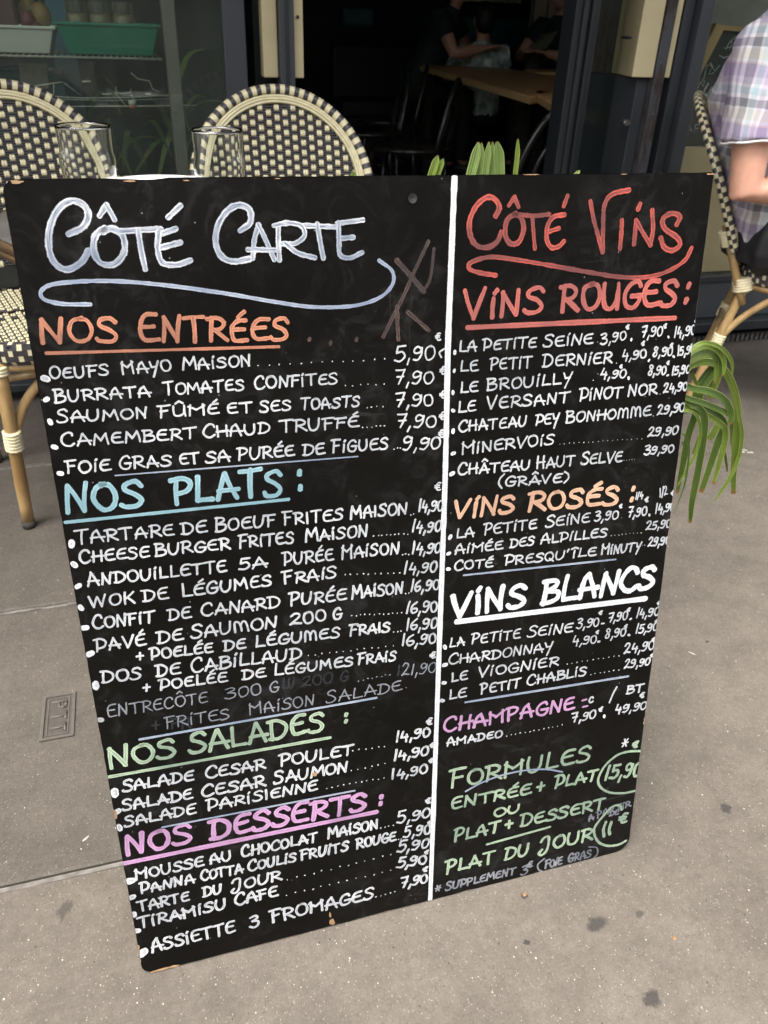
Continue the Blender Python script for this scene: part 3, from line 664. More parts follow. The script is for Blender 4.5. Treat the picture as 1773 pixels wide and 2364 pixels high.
row('E', 'CHÂTEAu|HAuT|SELVE', [(145,580),(615,845),(880,1130)], 930, 848, 70, (112,916,17), (1140,835,1205,830,5), [('39,90',1257,1438,808,794,56)], pen=P11)
row('E', '(GRÂVE)', [(385,808)], 1002, 968, 66, pen=P11)
item('small_note', 'w', lambda m: (LINE(m, 'F', '1/4', [(1205, 1255)], 140, 132, 46, 8), LINE(m, 'F', '€', [(1262, 1294)], 158, 154, 36, 8), LINE(m, 'F', '1/2', [(1352, 1404)], 128, 110, 62, 8), LINE(m, 'F', '€', [(1418, 1450)], 118, 114, 36, 8)), 'small note ¼ and ½ beside ViNS ROSÉS')
row('F', 'LA|PETiTE|SEiNE', [(138,245),(300,618),(670,935)], 376, 276, 68, (101,362,15), (1128,243,1128,243,1), [('3,90',960,1106,272,256,58),('7,90',1160,1275,248,236,60),('14,90',1325,1442,226,206,58)], [(1122,178,28)], pen=10, extra=lambda m: BUL(m,'F',1292,230,8))
row('F', 'AiMÉE|DES|ALPiLLES', [(128,415),(455,605),(640,1040)], 471, 362, 60, (92,460,13), (1065,352,1245,335,9), [('25,90',1268,1420,326,306,54)], pen=10)
row('F', "COTÉ|PRESQu'|ÎLE|MiNuTY", [(122,358),(425,808),(828,975),(1000,1240)], 568, 448, 60, (90,553,13), (1252,410,1262,408,2), [('29,90',1280,1413,425,406,54)], pen=10)
rule('F', (182,590), (1090,495), 12)
row('G', 'LA|PETiTE|SEiNE', [(150,248),(285,590),(632,912)], 362, 268, 66, (125,357,15), None, [('3,90',935,1075,250,232,58),('7,90',1130,1250,208,190,58),('14,90',1302,1446,182,164,58)], [(1086,145,32),(1260,128,30),(1445,88,28)], pen=9.5, extra=lambda m: (PATH(m,'G',[(1092,212),(1108,210)],9,False), BUL(m,'G',1272,183,8)))
row('G', 'CHARDONNAY', [(145,790)], 472, 384, 64, (125,467,16), None, [('4,90',910,1060,352,334,55),('8,90',1110,1240,308,292,58),('15,90',1300,1437,278,258,58)], [(1066,266,28),(1242,230,28),(1430,200,26)], pen=9.5, extra=lambda m: (BUL(m,'G',1075,323,9), BUL(m,'G',1262,283,9)))
row('G', 'LE|ViOGNiER', [(162,265),(325,828)], 576, 476, 66, (120,577,14), (880,462,1200,410,11,3.4), [('24,90',1228,1416,404,374,60)], [(1412,312,28)], pen=10)
row('G', 'LE|PETiT|CHABLiS', [(150,258),(342,590),(628,1000)], 688, 534, 64, (108,687,14), (1025,525,1200,498,7,3.4), [('29,90',1228,1390,496,470,54)], [(1402,410,26)], pen=10)
rule('G', (252,697), (1256,537), 14)
item('small_note', 'w', lambda m: (LINE(m, 'G', 'C', [(1010, 1072)], 708, 698, 42, 10), LINE(m, 'G', '/', [(1140, 1185)], 696, 690, 84, 9), LINE(m, 'G', 'BT', [(1242, 1352)], 654, 636, 54, 10), LINE(m, 'G', '€', [(1325, 1378)], 676, 668, 40, 9)), 'small note C / BT beside CHAMPAGNE')
row('G', 'AMADEO', [(135,480)], 976, 915, 52, None, (505,905,850,838,13,3.4), [('7,90',905,1055,828,798,58),('49,90',1172,1368,774,744,56)], [(1086,742,36)], pen=10, extra=lambda m: BUL(m,'G',1110,785,10))
item('flourish', 'b', lambda m: PATH(m, 'H', [(272,418),(380,360),(500,315),(650,282),(800,273),(908,290)], 11), 'curved underline below FORMULES')
row('H', 'ENTRÉE|+|PLAT', [(170,700),(732,815),(852,1136)], 547, 352, 80, pen=15, k='v')
row('H', 'Ou', [(452,632)], 598, 556, 64, pen=14, k='v')
row('H', 'PLAT|+|DESSERT', [(190,495),(525,600),(628,1190)], 758, 536, 84, pen=15, k='v')
rule('H', (412,768), (826,653), 14, 'v')
row('H', 'PLAT|Du|JOuR', [(132,460),(522,685),(752,1108)], 972, 745, 90, pen=15, k='v')
item('small_note', 'd', lambda m: (LINE(m, 'H', '*', [(62, 112)], 1092, 1085, 56, 9), LINE(m, 'H', 'SuPPLEMENT', [(135, 600)], 1080, 968, 54, 10), LINE(m, 'H', '3', [(632, 682)], 976, 966, 66, 9), LINE(m, 'H', '€', [(672, 728)], 930, 915, 46, 9),
    LINE(m, 'H', 'FOiE|GRAS', [(790, 910), (942, 1100)], 935, 855, 56, 10), PATH(m, 'H', [(790,862),(748,900),(752,935),(775,945)], 9), PATH(m, 'H', [(1085,785),(1135,790),(1140,830),(1108,865)], 9)), 'small line reading *SUPPLEMENT 3€ (FOiE GRAS)')
item('circled_price', 'v', lambda m: (PATH(m, 'H', [(1428,152),(1350,155),(1270,180),(1190,250),(1146,335),(1160,390),(1220,425),(1310,430),(1388,415)], 15), LINE(m, 'H', '15,90', [(1182, 1424)], 350, 322, 92, 16), LINE(m, 'H', '€', [(1362, 1430)], 140, 134, 50, 16)), 'circled price 15,90 in pale green')
item('small_note', 'w', lambda m: LINE(m, 'H', '*', [(1292, 1368)], 140, 130, 66, 10), 'white asterisk')
item('circled_price', 'v', lambda m: (PATH(m, 'H', [(1300,540),(1288,512),(1240,520),(1180,580),(1126,650),(1120,700),(1150,755),(1210,778),(1280,770),(1328,745)], 15), PATH(m, 'H', [(1196,622),(1180,670),(1184,715)], 18), PATH(m, 'H', [(1232,622),(1218,670),(1222,700)], 18), LINE(m, 'H', '€', [(1270, 1350)], 640, 630, 72, 16)), 'circled price 11€ in pale green')
item('small_note', 'd', lambda m: (LINE(m, 'H', 'A|PARTiR', [(1082, 1122), (1135, 1362)], 622, 520, 48, 9), LINE(m, 'H', 'DE', [(1215, 1282)], 586, 572, 38, 9)), 'thin white note A PARTIR DE')
# ------------------------------------------------------------------ pavement
XS, Y1, Y2, Y3 = 0.25, 0.755, 1.380, 2.005
mb = MB()
GX0, GX1, GY0, GY1 = -60, 60, -60, 2.62
def sheet(x0, x1, y0, y1): mb.quad((x0, y0, 0), (x1, y0, 0), (x1, y1, 0), (x0, y1, 0))
sheet(GX0, XS, GY0, Y1-.007); sheet(XS, GX1, GY0, GY1); sheet(GX0, -2.6, Y1-.007, GY1)
pave = structure(mb, 'pavement', M_pave)
def slab(x0, x1, y0, y1):
    m_ = MB(); b_ = 0.004
    P = [(x0, y0), (x1, y0), (x1, y1), (x0, y1)]; I = [(x0+b_, y0+b_), (x1-b_, y0+b_), (x1-b_, y1-b_), (x0+b_, y1-b_)]
    lo = m_.add([(x, y, -.03) for x, y in P]); ed = m_.add([(x, y, -.003) for x, y in P]); tp = m_.add([(x, y, -.0005) for x, y in I])
    for i in range(4):
        j = (i+1) % 4; m_.face((lo+i, lo+j, ed+j, ed+i)); m_.face((ed+i, ed+j, tp+j, tp+i))
    m_.face((tp, tp+1, tp+2, tp+3)); m_.build('paving_slab', M_slab, pave)
for (a, b) in ((Y1+.007, Y2-.006), (Y2+.006, Y3-.006), (Y3+.006, GY1)):
    slab(-1.55, XS-.002, a, b); slab(-2.59, -1.56, a, b)
mb = MB()
mb.box(-2.6, XS, Y1-.012, GY1, -.05, -.0085)
# the raised, worn lip that runs beside each joint
for yj in (Y1, Y2, Y3):
    for i in range(60):
        x0 = -2.6 + i*(XS+2.6)/60; x1 = x0 + (XS+2.6)/60
        w = .0036 + .0014*noise.noise(Vector((x0*9, yj, 0))); hh = -.0022+.0016*noise.noise(Vector((x0*23, yj, 5)))
        mb.box(x0, x1, yj-w-.001, yj+w-.001, -.03, hh)
mb.build('joint_filling', M_joint, pave)
# small cast plate set in the slab, letters PTT
pl = thing('cover_plate', 'small cast metal plate marked PTT set flush in the paving slab left of the board', 'cover plate', (-.226, 1.064, 0))
mb = MB(); px0, px1, py0, py1 = -.0265, .0265, -.052, .052
mb.box(px0, px1, py0, py1, -.01, .0004)
mb.build('plate', M_cast, pl)
mb = MB()
for (a, b, c, d) in ((px0, px1, py0, py0+.005), (px0, px1, py1-.005, py1), (px0, px0+.005, py0+.005, py1-.005), (px1-.005, px1, py0+.005, py1-.005)):
    mb.box(a, b, c, d, 0, .0028)
for (a, b, c, d) in ((px0+.009, px1-.009, py0+.009, py0+.011), (px0+.009, px1-.009, py1-.011, py1-.009), (px0+.009, px0+.011, py0+.011, py1-.011), (px1-.011, px1-.009, py0+.011, py1-.011)):
    mb.box(a, b, c, d, 0, .0018)
mb.build('rim', M_castl, pl)
for ch, yc in (('P', .026), ('T', -.001), ('T', -.027)):
    m_ = MB()
    def seg(a, b, w=.0042):
        # letter tops face +x, reading towards -y
        ax, ay = a[1]*.024-.012, yc - (a[0]-.5)*.019; bx, by = b[1]*.024-.012, yc - (b[0]-.5)*.019
        m_.tube([(ax, ay, .0012), (bx, by, .0012)], .0025, 4, flat=1.0)
    if ch == 'P':
        seg((.1, 0), (.1, 1)); seg((.1, 1), (.8, .95)); seg((.8, .95), (.85, .55)); seg((.85, .55), (.1, .48))
    else:
        seg((0, 1), (1, 1)); seg((.5, 1), (.5, 0))
    m_.build('letter', M_castl, pl)
# bits on the ground
M_white = simple('crumb_white', (0.36, 0.34, 0.31), rough=.8, scale=50)
M_gum = stain_mat('gum_spot', (0.040, 0.036, 0.032), .75)
M_rust = simple('rust_crumb', (0.30, 0.16, 0.06), (0.14, 0.07, 0.03), .8, 80)
M_lgum = stain_mat('pale_gum_spot', (0.055, 0.050, 0.043), .45)
def blob(name, px, py, r_, mt, label, cat, n=11, sx=1.0, ang=0, z=.0008, group=None):
    c = atz(px, py, 0); m_ = MB(); ctr = m_.add([Vector((c.x, c.y, z))]); s0 = random.random()*50; P = []
    for i in range(n):
        a = 2*math.pi*i/n; q = r_*(.8+.5*noise.noise(Vector((math.cos(a)*1.4, math.sin(a)*1.4, s0))))
        x, y = q*math.cos(a)*sx, q*math.sin(a); P.append((c.x + x*math.cos(ang)-y*math.sin(ang), c.y + x*math.sin(ang)+y*math.cos(ang), .0003))
    k = m_.add(P); 
    for i in range(n): m_.face((ctr, k+i, k+(i+1) % n), 0, True)
    m_.uv = [(0, 0)] + [(i, 1) for i in range(n)]
    m_.build(name, mt, None, origin=(c.x, c.y, 0), label=label, cat=cat, group=group)
blob('chewing_gum_spot', 1677, 1868, .014, M_gum, 'dark flattened gum spot on the pavement right of the board, the larger one', 'gum spot')
blob('chewing_gum_spot', 1633, 1482, .0055, M_gum, 'small dark gum spot on the pavement near a white streak right of the board', 'gum spot')
blob('chewing_gum_spot', 1477, 2112, .010, M_lgum, 'faint pale gum spot on the pavement below the right corner of the board', 'gum spot')
blob('chewing_gum_spot', 1505, 2307, .019, M_gum, 'large blurred dark stain on the pavement at the bottom right', 'stain')
blob('chewing_gum_spot', 150, 2100, .012, M_lgum, 'pale elongated gum smear on the paving left of the board foot', 'gum spot', sx=1.8, ang=1.2)
blob('chewing_gum_spot', 1379, 2135, .016, M_gum, 'dark smudged stain below the right corner of the board', 'stain', sx=1.4, ang=.3)
blob('chewing_gum_spot', 1216, 2177, .007, M_gum, 'tiny dark gum spot below the spot with the rust centre', 'gum spot')
blob('rust_stain', 1211, 2070, .008, M_gum, 'dark brown spot with a rust centre on the pavement below the board', 'stain')
blob('rust_crumb', 1211, 2066, .004, M_rust, 'orange rust crumb in the middle of a dark spot below the board', 'crumb', z=.002)
blob('rust_crumb', 1557, 2166, .0035, M_rust, 'small reddish crumb on the pavement at lower right', 'crumb', z=.002)
blob('paper_shred', 1597, 1508, .0018, M_white, 'thin white paper shred on the pavement right of the board', 'paper shred', sx=5.5, ang=-.95, z=.0015)
blob('paper_shred', 197, 1937, .0022, M_white, 'tiny white shred on the paving above the lower joint', 'paper shred', sx=3.5, ang=.7, z=.0015)
for i in range(7): blob('plaster_crumb', 1712+random.uniform(-2, 26), 1042+random.uniform(-4, 6), random.uniform(.003, .006), M_white, 'white plaster crumb lying on the pavement beyond the drooping leaves', 'crumb', z=.003, group='white crumbs beyond the leaves')
blob('dead_leaf', 180, 1380, .005, simple('dead_leaf_m', (.35, .27, .05), rough=.8), 'small yellow dead leaf beside the paving joint', 'leaf', sx=1.6, ang=.9, z=.003)

# ------------------------------------------------------------------ shop front
def flecks(mt, c=(.30, .30, .29), lo=.70):
    nt = mt.node_tree; b = nt.nodes['Principled BSDF']; c0 = b.inputs['Base Color'].links[0].from_socket
    g = noise_fac(nt, 60, 4, .7, stretch=(1, 1, .25)); h = noise_fac(nt, 3, 3, .6)
    c1 = mix(nt, c0, c, mth(nt, 'MULTIPLY', ramp(nt, g, [(lo, 0), (lo+.05, .7)]), ramp(nt, h, [(.45, 0), (.6, 1)])))
    c1 = mix(nt, c1, ramp(nt, h, [(.3, .75), (.7, 1.15)]), 1.0, 'MULTIPLY'); nt.links.new(c1, b.inputs['Base Color'])
M_slate = simple('slate_blue_paint', (0.048, 0.053, 0.060), (0.038, 0.042, 0.048), 0.42, 30, (1, 1, .1), .08)
M_slated = simple('dark_slate_paint', (0.020, 0.024, 0.027), (0.014, 0.017, 0.019), 0.38, 30, (1, 1, .1), .08)
M_cream = simple('cream_paint', (0.58, 0.50, 0.30), (0.52, 0.44, 0.25), 0.5, 6, (1, 1, .3), .05)
M_olive = simple('shaded_cream_paint', (0.40, 0.34, 0.19), (0.36, 0.30, 0.16), 0.5, 6, (1, 1, .3))
flecks(M_slate); flecks(M_slated, lo=.72); flecks(M_cream, (.20, .16, .09), .66)
M_black = simple('soot_black', (0.010, 0.010, 0.010), (0.006, 0.006, 0.006), 0.6, 20)
M_greybrown = simple('grey_brown_reveal', (0.125, 0.108, 0.088), (0.095, 0.083, 0.070), 0.6, 5, (1, 1, .2))
M_tan = simple('tan_hardboard', (0.46, 0.33, 0.18), (0.40, 0.28, 0.15), 0.65, 9, bmp=.05)
M_stone = simple('facade_stone', (0.42, 0.38, 0.32), (0.36, 0.32, 0.27), 0.85, 5, bmp=.2)
def glass_mat(name, tint, rough=0.0, refl_haze=0.0):
    mt, nt, b = new_mat(name); nt.nodes.remove(b)
    out = nt.nodes['Material Output']
    tr = N_(nt, 'ShaderNodeBsdfTransparent'); tr.inputs[0].default_value = (*tint, 1)
    gl = N_(nt, 'ShaderNodeBsdfGlossy'); gl.inputs['Roughness'].default_value = rough
    ge = N_(nt, 'ShaderNodeNewGeometry'); dt = N_(nt, 'ShaderNodeVectorMath', operation='DOT_PRODUCT')
    nt.links.new(ge.outputs['Normal'], dt.inputs[0]); nt.links.new(ge.outputs['Incoming'], dt.inputs[1])
    inv = mth(nt, 'SUBTRACT', 1.0, mth(nt, 'ABSOLUTE', dt.outputs['Value']))
    dbl = mth(nt, 'ADD', mth(nt, 'MULTIPLY', mth(nt, 'POWER', inv, 5.0), 0.93), 0.026)
    ms = N_(nt, 'ShaderNodeMixShader'); nt.links.new(dbl, ms.inputs[0]); nt.links.new(tr.outputs[0], ms.inputs[1]); nt.links.new(gl.outputs[0], ms.inputs[2])
    if refl_haze:
        df = N_(nt, 'ShaderNodeBsdfDiffuse'); df.inputs[0].default_value = (.42, .46, .40, 1); m2 = N_(nt, 'ShaderNodeMixShader')  # greenish reflection haze painted into the pane as a diffuse film
        f = noise_fac(nt, 3, 5, .65, stretch=(1, 1, .35)); nt.links.new(ramp(nt, f, [(.3, refl_haze*.5), (.7, refl_haze*1.6)]), m2.inputs[0])
        nt.links.new(ms.outputs[0], m2.inputs[1]); nt.links.new(df.outputs[0], m2.inputs[2]); nt.links.new(m2.outputs[0], out.inputs[0])
    else: nt.links.new(ms.outputs[0], out.inputs[0])
    return mt
M_pane = glass_mat('window_glass', (0.90, 0.94, 0.92)); M_pane_haze = glass_mat('reflection_haze_glass', (0.86, 0.91, 0.88), 0, .040)
def rusty():
    mt, nt, b = new_mat('chipped_rusty_slate')
    f = noise_fac(nt, 38, 6, .7, stretch=(1, 1, .35)); g = noise_fac(nt, 120, 3, .6)
    col = ramp(nt, f, [(.46, (.050, .056, .066)), (.54, (.045, .03, .025)), (.62, (.018, .012, .010))])
    col = mix(nt, col, (.34, .34, .33), ramp(nt, g, [(.70, 0), (.74, .8)]))
    nt.links.new(col, b.inputs['Base Color']); b.inputs['Roughness'].default_value = .6; bump(nt, b, f, .5, .003); return mt
M_rusty = rusty()
FY = 2.50
front = thing('shop_front', 'slate blue cafe front with cream door boards, large windows and an open doorway', 'shop front', (1.2, FY, 0))
FO = (1.2, FY, 0)
def fbox(name, x0, x1, y0, y1, z0, z1, mt, bevel=.003, parent=None, label=None):
    return MB().box(x0, x1, y0, y1, z0, z1).build(name, mt, parent or front, origin=FO, bevel=bevel, label=label)
for z_ in (.55, 1.02, 1.5):
    MB().tube([(.482, FY-.040, z_), (.482, FY-.035, z_)], .004, 10).build('screw', M_slated, front, origin=FO)
    MB().tube([(1.490, FY-.052, z_-.02), (1.490, FY-.0, z_-.02)], .004, 8).build('screw', M_slated, front, origin=FO)
fbox('post', .283, .342, FY-.03, FY+.05, .0, 2.6, M_slate)
fbox('post', 1.297, 1.338, FY-.05, FY+.03, .0, 2.6, M_slated)
fbox('post', 1.341, 1.388, FY-.03, FY+.06, .0, 2.6, M_slated)
fbox('post_moulding', 1.318, 1.331, FY-.062, FY-.052, .0, 2.6, M_slated)
fbox('post_moulding', 1.355, 1.366, FY-.042, FY-.032, .0, 2.6, M_slated)
fbox('post', 1.672, 1.708, FY-.03, FY+.05, .0, 2.6, M_slate)
fbox('post', 1.711, 1.757, FY-.06, FY+.05, .0, 2.6, M_slate)
# left folded door leaf edge with cream boards either side
dl = fbox('door_leaf', .428, .468, FY-.06, FY+.42, .03, 2.5, M_slate)
fbox('door_seal', .443, .453, FY-.064, FY-.0605, .03, 2.5, M_slated)
fbox('cream_board', .386, .426, FY-.035, FY+.02, .876, 2.5, M_cream)
fbox('cream_board', .470, .497, FY-.035, FY+.02, .876, 2.5, M_cream)
# right door leaf
fbox('door_leaf', 1.553, 1.590, FY-.03, FY+.42, .03, .894, M_slate)
fbox('door_edge', 1.592, 1.628, FY-.06, FY+.38, .03, 2.5, M_rusty)
def prism(name, poly, z0, z1, mt, parent=front, label=None):
    m_ = MB(); n = len(poly); a = m_.add([(x, y, z0) for x, y in poly]); b = m_.add([(x, y, z1) for x, y in poly])
    for i in range(n): m_.face((a+i, a+(i+1) % n, b+(i+1) % n, b+i))
    m_.face([a+i for i in range(n)][::-1]); m_.face([b+i for i in range(n)])
    return m_.build(name, mt, parent, origin=FO, bevel=.002, label=label)
prism('cream_board', [(1.598, FY+.22), (1.515, FY-.055), (1.588, FY-.055), (1.640, FY+.20)], .897, 2.5, M_cream)
fbox('cream_board', 1.630, 1.652, FY-.05, FY+.0, .897, 2.5, M_cream)
# lock on the door edge
c = aty(1441, 282, FY-.035)
MB().tube([(c.x, FY-.03, c.z), (c.x, FY-.055, c.z)], .009, 14).build('lock', simple('lock_steel', (.35, .34, .32), rough=.3, metal=.8), front, origin=FO)
MB().box(c.x-.002, c.x+.002, FY-.034, FY-.0302, c.z-.045, c.z-.028).build('keyhole', M_black, front, origin=FO)
# window frames, panes, stall risers
XL = -3.2
fbox('stall_riser', XL, .282, FY-.015, FY+.04, .062, .20, M_slate)
fbox('window_rail', XL, .282, FY-.03, FY+.02, .202, .245, M_slated)
fbox('sill', XL, .43, FY-.075, FY+.05, .035, .060, M_slated)
fbox('plinth', XL, 3.6, FY-.03, FY+.04, .0, .034, M_black)
fbox('sill', 1.30, 3.6, FY-.075, FY+.05, .062, .098, M_slated)
fbox('stall_riser', 1.76, 3.6, FY-.02, FY+.04, .10, .235, M_slate)
fbox('window_rail', 1.76, 3.6, FY-.03, FY+.02, .237, .262, M_slated)
fbox('threshold', .345, 1.296, FY-.03, FY+.30, .035, .06, M_slated)
for i in range(24): MB().box(1.9+i*.022, 1.912+i*.022, FY-.036, FY-.0305, .004, .03).build('vent_slat', M_joint, front, origin=FO)
fbox('mullion', .131, .166, FY+.012, FY+.05, .245, 2.6, M_greybrown)
fbox('window_pane', XL, .282, FY, FY+.008, .245, 2.6, M_pane_haze, 0)
fbox('window_pane', 1.758, 3.6, FY, FY+.008, .262, 2.6, M_pane, 0)
fbox('window_pane', 1.389, 1.552, FY+.1, FY+.108, .06, 2.5, M_pane, 0)
fbox('lower_panel', 1.76, 3.6, FY+.02, FY+.04, .262, .69, M_tan)
fbox('lintel', XL, 3.6, FY-.06, FY+.1, 2.61, 3.0, M_slate)
fbox('upper_wall', -12, 14, FY, FY+.4, 3.0, 14, M_stone)
fbox('upper_wall', -12, XL-.005, FY, FY+.4, 0, 3.0, M_stone)
fbox('upper_wall', 3.61, 14, FY, FY+.4, 0, 3.0, M_stone)

# awning added above the terrace, out of view, its depth set to shade it
aw = thing('awning', 'unseen canvas awning added over the cafe terrace for its shade', 'awning', (1.0, FY, 2.9))
M_canvas = simple('awning_canvas', (.40, .36, .30), (.36, .32, .27), .9, 20)
MB().box(-3.2, 3.6, 1.2, FY-.07, 0, .02, mat=Matrix.Translation((0, 0, 0))).build('canvas', M_canvas, None)
cv = bpy.data.objects['canvas']; cv.parent = aw; cv.location = (-1.0, -FY, -.50)
MB().tube([(-3.2, 1.18, 2.39), (3.6, 1.18, 2.39)], .02, 8).build('front_bar', M_slate, aw, origin=(1.0, FY, 2.9))

# buildings and trees across the street, behind the viewer (they show in the panes)
M_plas = simple('dark_street_facade', (0.16, 0.165, 0.13), (0.07, 0.08, 0.055), 0.85, .6)
bo = thing('street_house', 'dark weathered house across the street', 'building', (0, -16, 0))
MB().box(-30, 30, -30, -20, 0, 8).build('wall', M_plas, bo, origin=(0, -16, 0))
for i in range(14):
    for j in range(2):
        MB().box(-27+i*4.1, -25.8+i*4.1, -20.05, -19.96, 1.2+j*3.3, 3.3+j*3.3).build('window', M_black, bo, origin=(0, -16, 0))

# ------------------------------------------------------------------ cafe interior
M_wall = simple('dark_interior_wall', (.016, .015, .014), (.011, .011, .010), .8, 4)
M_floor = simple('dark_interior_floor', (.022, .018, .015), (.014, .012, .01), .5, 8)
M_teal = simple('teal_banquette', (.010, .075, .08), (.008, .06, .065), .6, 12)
M_palewall = simple('grey_boarded_wall', (.36, .35, .31), (.28, .27, .24), .7, 10, (12, 12, .2))
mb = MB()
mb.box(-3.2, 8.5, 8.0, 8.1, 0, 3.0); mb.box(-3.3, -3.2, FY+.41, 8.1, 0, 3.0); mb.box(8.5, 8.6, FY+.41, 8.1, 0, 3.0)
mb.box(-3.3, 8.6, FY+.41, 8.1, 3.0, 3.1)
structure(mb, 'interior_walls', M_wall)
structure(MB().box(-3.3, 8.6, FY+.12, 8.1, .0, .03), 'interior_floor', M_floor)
# ------------------------------------------------------------------ rattan chairs
M_wdark = simple('dark_weave', (0.048, 0.042, 0.046), (0.026, 0.023, 0.025), 0.38, 90, bmp=.1)
M_wcream = simple('cream_weave', (0.62, 0.565, 0.37), (0.52, 0.465, 0.28), 0.42, 70, bmp=.1)
M_wrap = simple('cream_binding', (0.72, 0.65, 0.43), (0.60, 0.53, 0.32), 0.45, 60)
def cane_mat():
    mt, nt, b = new_mat('rattan_cane')
    f = noise_fac(nt, 22, 5, .6, stretch=(1, 1, .12)); g = noise_fac(nt, 160, 3, .6, stretch=(1, 1, .06))
    col = ramp(nt, f, [(.3, (.20, .115, .04)), (.55, (.36, .235, .10)), (.75, (.45, .31, .145))])
    col = mix(nt, col, (.16, .09, .035), ramp(nt, g, [(.5, 0), (.75, .5)]))
    nt.links.new(col, b.inputs['Base Color']); b.inputs['Roughness'].default_value = .38; b.inputs['Coat Weight'].default_value = .25
    return mt
M_cane = cane_mat()
M_foot = simple('rubber_foot', (.03, .026, .022), rough=.8)
ZT, ZM, HW = .868, .655, .217
LEAN = [.145]     # top of back, centre of the arch, half width
def bp(x, z, off=0.0):
    t = (z-.42)/.45
    return Vector((x, .17 + LEAN[0]*t + .028*(1-(x/.22)**2) - off*.95, z + off*.3))
def arch(inset=0, z0=.50, n=120):
    P = []; h = HW - inset; top = ZT - inset
    for i in range(21):
        z = z0 + (ZM-z0)*i/20; P.append((-(h - .03*((ZM-z)/.2)**2), z))
    for i in range(1, 60):
        a = math.pi*(1-i/60); P.append((h*math.cos(a), ZM + (top-ZM)*math.sin(a)))
    for i in range(21):
        z = ZM - (ZM-z0)*i/20; P.append(((h - .03*((ZM-z)/.2)**2), z))
    V_ = [Vector((p[0], p[1], 0)) for p in P]; acc = [0]
    for a, b in zip(V_, V_[1:]): acc.append(acc[-1] + (b-a).length)
    out = []; j = 0
    for i in range(n+1):
        s = acc[-1]*i/n
        while j < len(acc)-2 and acc[j+1] < s: j += 1
        f = (s-acc[j])/max(1e-9, acc[j+1]-acc[j]); out.append(V_[j].lerp(V_[j+1], f))
    return out
def half_at(z, inset):
    h = HW - inset; top = ZT - inset
    if z <= ZM: return h - .03*((ZM-z)/.2)**2
    q = (z-ZM)/(top-ZM)
    return h*math.sqrt(max(0, 1-q*q)) if q < 1 else 0
def wrap(mb, a, b, r_, turns=7, mi=0):
    a, b = Vector(a), Vector(b); t = (b-a)
    n = turns*4
    mb.tube([a + t*(i/n) for i in range(n+1)], [r_*(1+.12*abs(math.sin(math.pi*i/4))) for i in range(n+1)], 10, mi)
def seat_outline(n=96, g=0.0):
    P = []
    for i in range(n):
        a = 2*math.pi*i/n; c, s = math.cos(a), math.sin(a); e = .55
        x = math.copysign(abs(c)**e, c)*(.213-g); y = math.copysign(abs(s)**e, s)*(.205-g) - .005
        x *= 1 - .10*(y+.2)/.4
        P.append((x, y))
    return P
CH = {}
